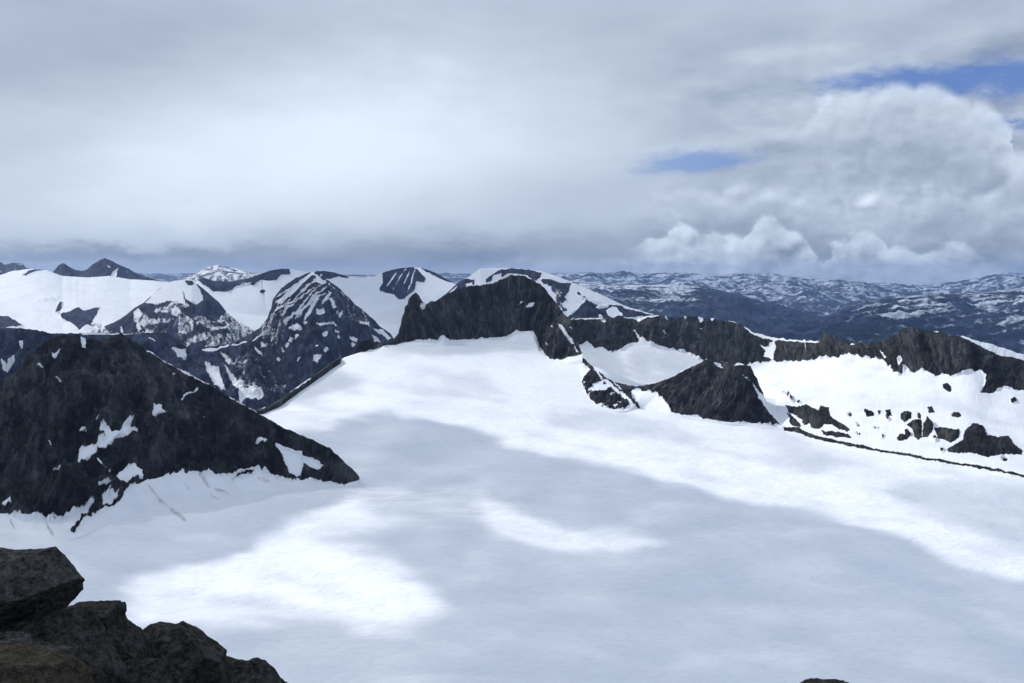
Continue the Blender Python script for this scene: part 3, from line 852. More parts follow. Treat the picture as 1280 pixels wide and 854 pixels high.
for (x, y, r) in ((495, 600, 6), (607, 596, 5), (245, 525, 5), (265, 540, 4), (530, 640, 4), (530, 675, 5), (595, 655, 4), (640, 622, 5), (845, 740, 6), (1085, 768, 8), (820, 700, 5), (690, 690, 8), (275, 552, 4), (300, 560, 5), (715, 680, 8), (1120, 553, 9), (800, 640, 6), (555, 600, 5), (620, 690, 4)):
    rg_snow.append(('e', 0.0, (900 + x * .3279, 320 + y * .3279, r * .3279 + .4, r * .25 + .3, 20), .8))
# thin dark bergschrund line
ln = A4([(190, 660), (240, 662), (300, 670), (350, 688), (400, 702), (480, 716), (600, 742), (700, 757), (800, 776), (900, 792), (1000, 808), (1159, 841), (1300, 870)])
wd = np.interp([p[0] for p in ln], [960, 1000, 1040, 1100, 1280], [1.4, 3.4, 2.2, 1.5, 1.2])
rg_snow.append(('p', -0.4, [(x, y - w_) for (x, y), w_ in zip(ln, wd)] + [(x, y + w_ * .6) for (x, y), w_ in zip(ln, wd)][::-1], .5))
ROCKP = [
    [(245, 568), (290, 575), (330, 568), (345, 575), (375, 590), (385, 572), (415, 578), (420, 610), (445, 628), (470, 640), (497, 662), (485, 670), (460, 662), (425, 645), (400, 640), (380, 662), (355, 655), (340, 640), (320, 648), (315, 625), (290, 610), (262, 595)],
    [(253, 592), (290, 622), (312, 648), (300, 655), (275, 648), (262, 620)],
    [(385, 665), (440, 670), (490, 680), (502, 694), (450, 692), (395, 682)],
    [(690, 600), (705, 592), (730, 592), (728, 622), (702, 634), (688, 620)],
    [(752, 590), (765, 600), (769, 625), (755, 618)],
    [(710, 645), (735, 625), (768, 622), (770, 690), (757, 702), (740, 690), (736, 660)],
    [(775, 640), (785, 618), (795, 618), (815, 642), (810, 668), (792, 690), (772, 692)],
    [(815, 652), (860, 655), (890, 660), (916, 660), (912, 690), (880, 713), (850, 700), (830, 695)],
    [(862, 738), (895, 718), (925, 700), (932, 665), (955, 645), (970, 637), (1000, 645), (1020, 682), (1055, 690), (1100, 685), (1120, 715), (1155, 742), (1150, 757), (1090, 755), (1020, 766), (960, 752), (900, 752), (870, 748)],
    [(850, 485), (865, 483), (878, 495), (886, 512), (875, 519), (855, 506)],
    [(790, 570), (808, 571), (817, 597), (797, 597)],
    [(880, 600), (910, 594), (922, 608), (905, 616), (885, 612)],
    [(546, 592), (580, 590), (591, 608), (562, 613)],
    [(633, 590), (650, 583), (654, 608), (636, 611)],
    [(673, 694), (700, 690), (718, 675), (730, 680), (706, 704), (684, 704)],
]
loft('rock_ridge', [rgc, rgf, rgb], M_WARM, 'long dark rock ridge on the right with a cornice and a steep snow face below it', 'ridge', nu=1000, nvs=(90, 130), edge=6.0, jag=4.6, amp=19, wl=85,
     back=(420, .8), snow=rg_snow, default=1.0, seed=14, rag=2.6, vsmooth=3, ur=.3, us=12.0, fsm=24.0,
     parts=[('rock_outcrop', M_WARM, A4(p), 11.0, 0.55, None) for p in ROCKP])

# --- rock spur and pyramid in front of the cirque
SP_crest = [(721, 441), (727, 446), (735, 453), (746, 462), (756, 471), (766, 477), (781, 481), (796, 483), (812, 481), (832, 475), (845, 469), (858, 461), (873, 455), (884, 449), (892, 449), (905, 453), (918, 452), (930, 456), (938, 458),
            (946, 474), (954, 492), (962, 512), (971, 525), (979, 532)]
SP_base = [(721, 450), (727, 478), (731, 490), (738, 500), (747, 507), (759, 512), (772, 515), (784, 514), (795, 510), (806, 508), (820, 512), (836, 518), (850, 521), (884, 527), (912, 531), (930, 532), (955, 535), (980, 538)]
sp_rock1 = A3([(488, 488), (500, 486), (520, 508), (552, 548), (592, 600), (650, 650), (700, 690), (726, 722), (700, 742), (660, 740), (612, 735), (570, 722), (540, 700), (512, 662), (492, 612), (512, 582), (535, 555), (515, 535), (496, 515)])
sp_rock2 = A3([(576, 560), (600, 566), (640, 598), (700, 622), (760, 630), (850, 618), (950, 578), (1110, 490), (1200, 470)]) + [(945, 440)] + A4([(100, 455), (130, 500), (150, 545), (190, 600), (236, 645), (180, 640), (100, 634), (0, 628)]) + \
    A3([(1200, 804), (1100, 792), (1040, 775), (980, 770), (930, 755), (912, 722), (872, 682), (840, 660), (820, 654), (790, 650), (740, 645), (730, 660), (740, 700), (785, 745), (740, 725), (690, 680), (650, 640), (600, 600)])
sp_snow = [('p', 0.0, sp_rock1), ('p', 0.0, sp_rock2),
           ('p', 1.0, A3([(600, 592), (625, 610), (680, 655), (730, 705), (760, 735), (735, 722), (690, 680), (650, 645), (612, 612)]), .7),
           ('p', .9, A3([(645, 612), (665, 625), (690, 650), (675, 645)]), .7), ('e', .8, (600 + 515 * .2578, 320 + 545 * .2578, 3, 4, 0)),
           ('e', .9, (600 + 610 * .2578, 320 + 640 * .2578, 2, 1.5, 0)),
           ('p', 1.0, A3([(1135, 518), (1160, 520), (1182, 552), (1150, 540)])), ('p', .95, A3([(1230, 538), (1250, 520), (1290, 520), (1280, 530), (1240, 535)])),
           ('p', 1.0, A4([(88, 460), (105, 470), (130, 505), (150, 545), (190, 600), (240, 650), (255, 640), (215, 580), (205, 560), (150, 520), (120, 490)])),
           ('p', 0.0, A4([(95, 420), (125, 420), (150, 455), (190, 520), (209, 553), (192, 553), (150, 520), (118, 482), (92, 450)])),
           ('e', .28, (875, 500, 16, 14, 60), 6.0), ('e', .2, (760, 500, 8, 6, 60), 5.0)]
loft('rock_spur', [DX(SP_crest, [721, 760, 800, 850, 900, 940, 980], [3700, 3420, 3320, 3300, 3290, 3220, 3010]), on_ice(SP_base, 4)],
     M_WARM, 'dark pyramid-shaped rock spur standing in the middle of the glacier edge', 'spur', nu=520, nvs=(170,), jag=3.0, amp=18, wl=70, back=(260, .8), snow=sp_snow, default=1.0, seed=21, rag=2.4, skirt=60, us=3.0, fsm=2.0)

# --- thin dark rim along the left edge of the snow dome
RM = [(318, 513), (330, 511), (345, 503), (360, 493), (375, 482), (388, 473), (392, 470), (402, 463), (413, 455), (425, 447)]
loft('snow_rim', [[(x, y - 0.8, hit_glacier(x, y + 3) + 25) for x, y in RM], [(x + 1, y + (1.8 if x < 392 else 0.4), hit_glacier(x, y + 6) - 5) for x, y in RM]],
     M_NEAR, 'thin dark rock rim along the left edge of the snow dome', 'rock rim', nu=260, nvs=(14,), jag=1.2, amp=2.5, wl=30, back=(160, 1.0), default=0.1, seed=25, skirt=20, us=2.0, fsm=1.0,
     snow=[('p', 1.0, A2([(70, 822), (110, 800), (200, 750), (300, 690), (345, 668), (340, 676), (260, 730), (150, 790), (100, 818)]), .6)])

# --- dark mid ridge behind the left mountain
MR_crest = [(-60, 408), (0, 410), (15, 410), (46, 412), (64, 416), (85, 417), (110, 416), (134, 417), (165, 418), (180, 416), (206, 416), (214, 419), (220, 424), (227, 429), (236, 436), (245, 433), (255, 434), (284, 430), (300, 427), (309, 425), (314, 426),
            (321, 431), (327, 440), (333, 451), (343, 459), (352, 465), (362, 474), (375, 487), (382, 492)]
mr_snow = []
for P_ in (A1([(830, 570), (900, 563), (908, 605), (860, 622)]), A1([(998, 640), (1060, 678), (1092, 762), (1040, 742), (1000, 690)]), A1([(1080, 638), (1130, 690), (1160, 720), (1220, 740), (1272, 838), (1180, 812), (1130, 742)]),
           A1([(1055, 568), (1100, 590), (1160, 668), (1120, 650)]), A2([(0, 735), (60, 780), (100, 800), (60, 812), (0, 800)]), A2([(0, 620), (40, 640), (80, 700), (40, 680), (0, 650)]), A2([(50, 560), (80, 590), (100, 610), (70, 600)]),
           A2([(120, 690), (160, 720), (200, 752), (160, 745)]), A2([(220, 655), (260, 670), (300, 695), (260, 690)]), A1([(8, 615), (30, 640), (45, 700), (20, 690)]), A1([(45, 640), (72, 620), (75, 660), (55, 700), (42, 700)]),
           A1([(95, 540), (110, 530), (115, 580), (105, 585)]), A1([(722, 520), (740, 512), (755, 527)]), A1([(1200, 590), (1265, 640), (1250, 645), (1210, 610)]), A1([(1230, 560), (1270, 590), (1275, 610), (1240, 580)])):
    mr_snow.append(('p', 1.0, P_))
mr_snow.append(('p', 1.0, A1([(390, 490), (520, 490), (640, 492), (640, 498), (400, 499)]), .4))
mr_snow.append(('p', .95, A1([(975, 575), (1100, 548), (1195, 532), (1195, 540), (1100, 558), (1000, 585)]), .6))
mr_snow.append(('e', .42, (320, 470, 60, 25, 40), 8.0))
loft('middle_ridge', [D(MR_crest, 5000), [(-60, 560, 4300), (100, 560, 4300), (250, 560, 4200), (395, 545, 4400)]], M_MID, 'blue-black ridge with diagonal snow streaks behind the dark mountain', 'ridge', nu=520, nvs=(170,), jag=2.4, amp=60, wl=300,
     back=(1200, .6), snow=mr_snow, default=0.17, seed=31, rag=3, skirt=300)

# --- striped peak
CP_crest = [(262, 440), (285, 432), (300, 424), (315, 416), (326, 409), (334, 398), (339, 386), (341, 375), (352, 360), (367, 349), (376, 345), (385, 341), (396, 339), (404, 343), (411, 351), (426, 362), (444, 380), (460, 393), (475, 408), (488, 416), (491, 422), (505, 436)]
cp_snow = []
for (x1, y1, x2, y2, w_) in ((345, 165, 185, 300, 9), (330, 190, 180, 320, 7), (370, 195, 225, 330, 7), (390, 225, 240, 385, 8), (405, 245, 300, 350, 6), (400, 270, 235, 388, 6), (378, 300, 318, 372, 14), (300, 200, 190, 270, 6), (250, 330, 140, 430, 6),
                             (440, 255, 395, 320, 12), (230, 300, 160, 360, 7), (345, 250, 215, 350, 4), (455, 235, 520, 280, 4), (165, 410, 110, 445, 7), (120, 460, 60, 500, 5), (360, 170, 400, 205, 9), (200, 395, 170, 415, 5)):
    cx, cy = (x1 + x2) / 2, (y1 + y2) / 2
    cp_snow.append(('e', 1.0, (300 + cx * .2578, 300 + cy * .2578, math.hypot(x2 - x1, y2 - y1) * .129 * 1.1, w_ * .2578 * .62, math.degrees(math.atan2(y2 - y1, x2 - x1))), .8))
for P_ in ([(365, 345), (400, 350), (408, 375), (375, 370)], [(428, 290), (450, 285), (472, 325), (450, 332)], [(508, 355), (545, 365), (548, 378), (520, 372)], [(558, 383), (590, 395), (625, 397), (632, 427), (590, 413)], [(363, 398), (400, 408), (470, 424), (466, 432), (400, 422)],
           [(233, 430), (275, 398), (300, 415), (298, 428), (262, 432)], [(195, 405), (225, 390), (228, 402), (205, 415)], [(528, 468), (570, 480), (566, 492), (535, 488)], [(636, 470), (660, 475), (682, 500), (652, 498)], [(640, 437), (690, 432), (732, 480), (718, 492), (690, 462)],
           [(540, 500), (565, 500), (560, 514), (545, 514)], [(403, 540), (418, 526), (428, 540), (415, 552)], [(358, 562), (400, 560), (385, 580), (372, 615), (358, 608)], [(98, 497), (130, 500), (120, 512), (100, 512)], [(265, 462), (280, 448), (288, 462), (262, 485)],
           [(355, 200), (400, 195), (420, 210), (380, 218)]):
    cp_snow.append(('p', 1.0, A2(P_)))
for (x, y, r) in ((283, 587, 8), (410, 467, 9), (190, 588, 7), (230, 518, 9), (245, 500, 7), (470, 466, 8), (478, 492, 5), (480, 352, 11), (525, 335, 6), (210, 545, 6), (150, 480, 8), (200, 470, 6), (315, 395, 8), (155, 505, 5), (250, 485, 6), (495, 350, 8), (372, 520, 4), (206, 532, 5)):
    cp_snow.append(('e', .95, (300 + x * .2578, 300 + y * .2578, r * .2578 + .3, r * .2 + .3, 0)))
cp_snow.append(('e', .45, (340, 410, 22, 30, -45), 8.0)); cp_snow.append(('e', .40, (445, 385, 30, 22, 30), 8.0))
loft('striped_peak', [D(CP_crest, [6300 + 500 * math.exp(-((x - 396) / 60) ** 2) for x, y in CP_crest]), [(240, 560, 5700), (330, 570, 5300), (400, 575, 5200), (460, 560, 5400), (530, 520, 5900)]],
     M_MID, 'pointed dark peak with parallel snow stripes slanting down its left side', nu=460, nvs=(190,), jag=2.4, amp=48, wl=330, back=(1300, .75), snow=cp_snow, default=0.13, seed=37, rag=2.6, skirt=300)

# --- white-topped peak left of it
BP_crest = [(60, 425), (100, 417)] + A6([(20, 500), (100, 462), (200, 420), (280, 370), (340, 318), (400, 285), (460, 235), (520, 180), (570, 145), (620, 125), (690, 115), (760, 118), (800, 150), (850, 190), (900, 235), (950, 275), (985, 320), (1010, 355)]) + [(292, 398), (302, 405), (330, 418)]
bp_snow = [('p', 0.0, A6([(150, 440), (280, 366), (340, 314), (400, 281), (460, 231), (520, 176), (572, 141), (578, 150), (525, 188), (465, 243), (405, 292), (345, 328), (285, 382), (180, 446)]), .4),
           ('p', 1.0, A6([(400, 300), (470, 230), (570, 140), (640, 120), (720, 112), (770, 120), (800, 165), (830, 215), (835, 270), (800, 285), (740, 270), (700, 240), (690, 280), (640, 270), (560, 290), (440, 290)])),
           ('p', 0.15, A6([(700, 250), (760, 285), (800, 290), (840, 270), (835, 220), (800, 160), (790, 140), (860, 190), (950, 270), (1000, 345), (960, 380), (930, 415), (880, 400), (820, 385), (760, 415), (690, 380), (675, 350), (730, 335), (750, 310)])),
           ('p', 0.05, A6([(705, 120), (755, 122), (770, 145), (735, 160), (712, 140)])), ('p', .1, A6([(690, 185), (705, 240), (700, 245), (688, 200)]), .5),
           ('p', 0.2, A6([(400, 290), (440, 285), (520, 295), (600, 285), (630, 295), (560, 320), (480, 325), (470, 350), (560, 370), (640, 400), (640, 410), (560, 395), (450, 385), (400, 350), (380, 320)])),
           ('p', 0.15, A6([(120, 455), (240, 400), (330, 330), (380, 300), (390, 330), (320, 400), (340, 440), (400, 470), (410, 500), (300, 505), (160, 500)])),
           ('p', 1.0, A6([(345, 450), (365, 445), (395, 490), (375, 500)])), ('p', 1.0, A6([(330, 350), (370, 330), (385, 370), (345, 390)])), ('p', .95, A6([(235, 460), (250, 465), (255, 495), (238, 495)])),
           ('p', 0.15, A6([(690, 520), (760, 500), (810, 460), (880, 490), (800, 510), (720, 545), (690, 550)])), ('p', .15, A6([(600, 480), (660, 430), (640, 520), (680, 560), (610, 550)])),
           ('p', .12, A6([(890, 430), (960, 450), (995, 470), (930, 460)])), ('p', .15, A6([(900, 495), (1000, 500), (1030, 515), (950, 520), (890, 515)])), ('p', .15, A6([(720, 600), (800, 570), (880, 540), (830, 600), (760, 610)])),
           ('p', .15, A6([(540, 440), (600, 430), (640, 420), (620, 450), (560, 460)])), ('e', .35, (110 + 540 * .1719, 330 + 480 * .1719, 16, 6, 10), 3.0)]
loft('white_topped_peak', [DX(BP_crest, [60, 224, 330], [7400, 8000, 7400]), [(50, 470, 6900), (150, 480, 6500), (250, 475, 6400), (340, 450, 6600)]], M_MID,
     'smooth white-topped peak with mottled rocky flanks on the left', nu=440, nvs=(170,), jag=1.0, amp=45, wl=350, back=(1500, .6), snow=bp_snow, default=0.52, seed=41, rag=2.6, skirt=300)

# --- snow basin behind with its small rocky peak
SB_crest = A1([(880, 262), (950, 238), (985, 220), (1040, 240), (1130, 240), (1200, 225), (1280, 200)]) + A2([(80, 176), (140, 150), (200, 140), (240, 140), (280, 148), (320, 156), (370, 153), (430, 150), (480, 165), (530, 180), (600, 183), (650, 178), (700, 155), (760, 140),
                (790, 136), (830, 132), (880, 135), (950, 160), (1000, 190), (1045, 213)]) + [(585, 362), (610, 372)]
sb_snow = [('p', 0.0, A1([(950, 228), (985, 212), (1040, 232), (1130, 232), (1200, 217), (1280, 192)]) + A2([(80, 168), (140, 142), (240, 132), (245, 170), (200, 172), (175, 200), (100, 195), (70, 222), (0, 215)]) + A1([(1225, 250), (1140, 270), (1110, 293), (1040, 290), (1000, 270)])),
           ('p', 0.05, A2([(360, 145), (440, 155), (480, 158), (532, 176), (525, 186), (480, 180), (440, 190), (400, 192)])),
           ('p', 0.08, A2([(690, 160), (760, 134), (830, 125), (858, 142), (880, 165), (900, 188), (895, 212), (855, 205), (850, 240), (840, 256), (800, 290), (770, 292), (745, 265), (680, 252), (678, 235), (695, 205)])),
           ('p', 0.1, A2([(870, 128), (950, 150), (1048, 205), (1048, 216), (1000, 202), (940, 175), (890, 150)]), .7),
           ('e', 0.1, (300 + 110 * .2578, 300 + 250 * .2578, 4, 3, 0)), ('e', .7, (300 + 40 * .2578, 300 + 170 * .2578, 4, 2, 0))]
for (x1, y1, x2, y2) in ((800, 150, 745, 235), (825, 150, 790, 230), (760, 165, 715, 220), (845, 160, 820, 240)):
    sb_snow.append(('e', .9, (300 + (x1 + x2) / 2 * .2578, 300 + (y1 + y2) / 2 * .2578, math.hypot(x2 - x1, y2 - y1) * .135, .9, math.degrees(math.atan2(y2 - y1, x2 - x1))), .8))
loft('snow_basin_mountain', [DX(SB_crest, [225, 520, 610], [9800, 9800, 9000]), [(225, 380, 9250), (330, 396, 9200), (450, 408, 9150), (620, 400, 8700)], [(225, 430, 8500), (330, 440, 8300), (450, 450, 8100), (620, 450, 8000)]], M_FAR,
     'smooth snow basin below a small rocky summit, behind the striped peak', nu=520, nvs=(90, 60), jag=0.9, amp=26, wl=500, back=(2500, .6), snow=sb_snow, default=1.0, seed=47, rag=1.8, skirt=300, ur=.08, us=12.0)

# --- white dome behind the cliff
DM_crest = [(530, 386), (544, 377), (558, 367), (573, 353), (586, 346), (600, 336), (615, 335), (639, 335), (662, 337), (677, 339), (703, 348), (729, 359), (755, 370), (780, 382), (806, 390), (822, 394), (850, 402), (880, 415)]
dm_snow = [('p', 0.05, A3([(20, 135), (45, 100), (90, 72), (150, 60), (240, 66), (302, 85), (292, 108), (272, 122), (222, 92), (160, 86), (100, 108), (60, 130)])),
           ('p', 1.0, A3([(45, 130), (80, 95), (100, 90), (75, 110), (85, 120), (50, 140)])),
           ('p', 0.1, A3([(340, 112), (400, 132), (442, 130), (432, 168), (408, 205), (420, 215), (385, 240), (365, 190), (345, 150), (300, 130), (300, 115)])),
           ('p', 0.45, A3([(350, 150), (410, 150), (400, 230), (440, 260), (400, 290), (360, 230)]), 2.0),
           ('p', 0.03, A3([(425, 295), (470, 262), (515, 217), (600, 230), (720, 252), (800, 270), (850, 292), (700, 305), (430, 310)])),
           ('p', 1.0, A3([(558, 240), (575, 230), (622, 232), (625, 244), (575, 250)])), ('p', 1.0, A3([(612, 258), (640, 247), (662, 255), (692, 295), (640, 298), (618, 280)])), ('p', 1.0, A3([(575, 285), (590, 278), (600, 298), (580, 298)])),
           ('p', 1.0, A3([(640, 205), (720, 243), (800, 268), (860, 282), (860, 292), (790, 278), (700, 255)]), .6),
           ('p', 0.1, A2([(1045, 205), (1085, 190), (1110, 188), (1180, 195), (1280, 145), (1300, 150), (1280, 175), (1200, 205), (1140, 222), (1100, 230), (1000, 290), (950, 305), (900, 310), (1000, 250)])),
           ('p', 1.0, A2([(1095, 215), (1125, 208), (1125, 228), (1098, 235)])), ('p', .95, A2([(1005, 270), (1040, 235), (1055, 228), (1030, 262)])), ('p', 1.0, A2([(1135, 195), (1190, 195), (1190, 212), (1140, 218)])),
           ('p', 1.0, A2([(1230, 175), (1270, 165), (1262, 205), (1215, 215)])),
           ('e', .1, (600 + 480 * .2578, 320 + 185 * .2578, 3, 2, 30)), ('e', .1, (600 + 500 * .2578, 320 + 205 * .2578, 3.5, 1.2, 20))]
loft('snow_dome', [DX(DM_crest, [530, 640, 880], [6200, 6500, 6000]), [(520, 440, 5600), (650, 450, 5400), (800, 445, 5400), (900, 440, 5600)]], M_MID,
     'rounded white dome mountain with dark rock bands, just behind the cliff', nu=420, nvs=(150,), jag=0.9, amp=22, wl=260, back=(1800, .55), snow=dm_snow, default=1.0, seed=53, rag=2.2, skirt=250)

# --- far left snow plateau and the summits beyond
SP2_crest = [(-80, 352), (-20, 346), (0, 344), (15, 339), (39, 336), (59, 338), (67, 341), (77, 345), (110, 347), (137, 345), (160, 349), (193, 351), (215, 354), (260, 362)]
fp_snow = [('p', 0.05, A1([(292, 418), (340, 395), (380, 368), (440, 372), (487, 365), (470, 400), (440, 440), (410, 450), (385, 472), (342, 437), (300, 432)])), ('p', .9, A1([(385, 372), (440, 368), (438, 382), (400, 385)]), .6),
           ('p', 0.05, A1([(265, 392), (285, 350), (302, 345), (298, 370), (280, 396)])), ('p', 0.15, A1([(-60, 410), (0, 418), (60, 432), (112, 460), (60, 470), (-60, 480)])),
           ('p', 0.1, A1([(105, 212), (140, 188), (180, 182), (225, 174), (226, 184), (170, 195), (125, 215)])), ('e', .55, (118, 408, 12, 7, -20), 2.0), ('e', .62, (60, 375, 12, 3, 0), 2.0)]
loft('snow_plateau', [D(SP2_crest, 11500), [(-80, 440, 8200), (100, 445, 8000), (260, 440, 8200)]], M_FAR, 'wide bright snow plateau at the far left', 'snowfield', nu=360, nvs=(140,), jag=0.8, amp=55, wl=1100,
     back=(3500, .35), snow=fp_snow, default=1.0, seed=59, rag=1.8, skirt=300, snow_damp=.8, ur=.06, us=14.0)
NK = A1([(240, 215), (255, 197), (280, 165), (295, 155), (310, 152), (330, 165), (365, 183), (400, 190), (420, 182), (430, 175), (445, 160), (470, 145), (490, 132), (510, 127), (535, 138), (560, 150), (590, 165), (620, 175), (645, 192), (670, 205), (745, 228), (770, 238)])
loft('dark_nunatak', [D(NK, 12600), [(56, 352, 12000), (85, 354, 12000), (140, 353, 12000), (165, 357, 12000), (205, 358, 12000)]], M_FAR, 'dark blue two-topped peak rising behind the far left snow plateau', nu=260, nvs=(60,), jag=0.9, amp=40, wl=500, back=(1500, .6),
     snow=[('p', .9, A1([(545, 200), (575, 175), (560, 215), (540, 220)])), ('e', .8, (143, 346, 3, 4, 30)), ('e', .7, (136, 334, 3, 1.2, 40)), ('e', .6, (158, 338, 4, 1, 40))], default=0.03, seed=61, rag=1.2, skirt=200)
for k, (pts, dist, lab, nm, df) in enumerate((
        ([(-120, 330), (-40, 328)] + A1([(0, 145), (25, 160), (60, 150), (110, 155), (130, 175), (180, 182), (240, 195), (320, 210)]), 16500, 'small distant blue peaks at the left edge, under the cloud', 'distant_peaks', .35),
        (A1([(820, 250), (880, 232), (960, 200), (1000, 170), (1030, 165), (1060, 160), (1100, 170), (1140, 176), (1180, 185), (1230, 200), (1330, 205)]) + [(380, 345), (470, 346)], 17500, 'hazy snow-streaked peaks far behind the white-topped peak', 'distant_peaks', .52))):
    base_ = [(pts[0][0], 362, dist - 1500), (pts[-1][0], 362, dist - 1500)]
    loft(nm, [D(pts, dist), base_], M_FAR, lab, 'peaks', nu=260, nvs=(60,), jag=1.2, amp=60, wl=700, back=(3000, .5), default=df, seed=67 + k, rag=2, skirt=300)
pts = [(-500, 338), (-100, 339), (150, 341), (210, 342), (330, 341), (420, 343), (480, 344), (560, 341), (640, 344), (740, 345)]
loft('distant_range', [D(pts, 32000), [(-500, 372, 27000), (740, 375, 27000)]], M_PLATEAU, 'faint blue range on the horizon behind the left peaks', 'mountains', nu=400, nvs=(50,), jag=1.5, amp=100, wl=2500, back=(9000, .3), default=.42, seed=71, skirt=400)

# --- far plateau country on the right
def far_default(bias, y0, y1, lo):
    def f(x, y, P):
        t = sstep(y, y0, y1)
        return bias * (1 - t) + lo * t
    return f
R1 = [(600, 350), (690, 342), (720, 340), (760, 341), (780, 338), (800, 342), (850, 341), (900, 343), (945, 342), (960, 341), (1000, 347), (1050, 350), (1100, 354), (1160, 356), (1200, 352), (1225, 347), (1245, 342), (1262, 341), (1280, 342), (1400, 338), (1700, 344)]
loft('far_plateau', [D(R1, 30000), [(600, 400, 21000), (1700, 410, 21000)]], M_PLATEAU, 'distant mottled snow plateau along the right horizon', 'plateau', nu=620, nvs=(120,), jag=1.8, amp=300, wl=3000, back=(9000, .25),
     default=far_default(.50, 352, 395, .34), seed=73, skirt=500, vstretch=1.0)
R2 = [(640, 362), (700, 350), (730, 352), (770, 356), (800, 357), (840, 356), (875, 357), (905, 364), (940, 372), (975, 380), (1010, 392), (1060, 402), (1120, 412)]
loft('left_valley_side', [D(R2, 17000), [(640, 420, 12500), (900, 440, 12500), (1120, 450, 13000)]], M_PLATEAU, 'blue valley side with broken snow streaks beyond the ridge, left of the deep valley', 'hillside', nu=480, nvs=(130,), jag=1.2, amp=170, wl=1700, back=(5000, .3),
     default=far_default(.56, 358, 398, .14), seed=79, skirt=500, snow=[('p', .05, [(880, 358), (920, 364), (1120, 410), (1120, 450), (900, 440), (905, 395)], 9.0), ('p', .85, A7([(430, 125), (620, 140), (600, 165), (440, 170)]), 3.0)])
R3 = [(930, 425), (980, 408), (1030, 395), (1060, 385), (1090, 376), (1120, 371), (1170, 368), (1220, 366), (1280, 360), (1400, 352), (1700, 350)]
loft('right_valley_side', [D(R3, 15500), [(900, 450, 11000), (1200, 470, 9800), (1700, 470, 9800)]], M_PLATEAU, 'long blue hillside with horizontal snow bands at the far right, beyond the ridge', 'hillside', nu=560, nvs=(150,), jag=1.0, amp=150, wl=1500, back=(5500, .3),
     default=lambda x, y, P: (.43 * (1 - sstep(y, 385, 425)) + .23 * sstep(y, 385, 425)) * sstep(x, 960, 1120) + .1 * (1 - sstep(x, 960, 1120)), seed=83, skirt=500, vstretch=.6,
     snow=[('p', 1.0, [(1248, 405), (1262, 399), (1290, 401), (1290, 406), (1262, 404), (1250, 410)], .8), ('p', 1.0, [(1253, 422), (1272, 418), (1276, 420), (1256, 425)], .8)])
R4_ = [(860, 440), (930, 428), (980, 426), (1030, 419), (1060, 415), (1100, 420), (1150, 432), (1250, 450)]
# valley floor and all the ground out to the horizon
gm, gnt, gb = base_mat('valley_floor')
geo = nnode(gnt, 'ShaderNodeNewGeometry')
cc = mixc(gnt, noise(gnt, geo.outputs['Position'], 1 / 1500., 8, 0.65).step(.48, .62), (0.022, 0.032, 0.045), (0.35, 0.39, 0.45))
gnt.links.new(cc, gb.inputs['Base Color']); gb.inputs['Roughness'].default_value = .9
gxx = np.linspace(-40000, 40000, 160); gyy = np.linspace(-6000, 41500, 160)
X, Y = np.meshgrid(gxx, gyy)
Zg = -1650 + fbm(np.stack([X.ravel() / 9000, Y.ravel() / 9000, 0 * X.ravel()], -1), 4, 9).reshape(X.shape) * 160
o = mk_mesh('valley_ground', np.stack([X.ravel(), Y.ravel(), Zg.ravel()], -1), grid_faces(160, 160), gm)
tag(o, 'low ground of the valleys far below the peaks', 'ground', kind='structure')

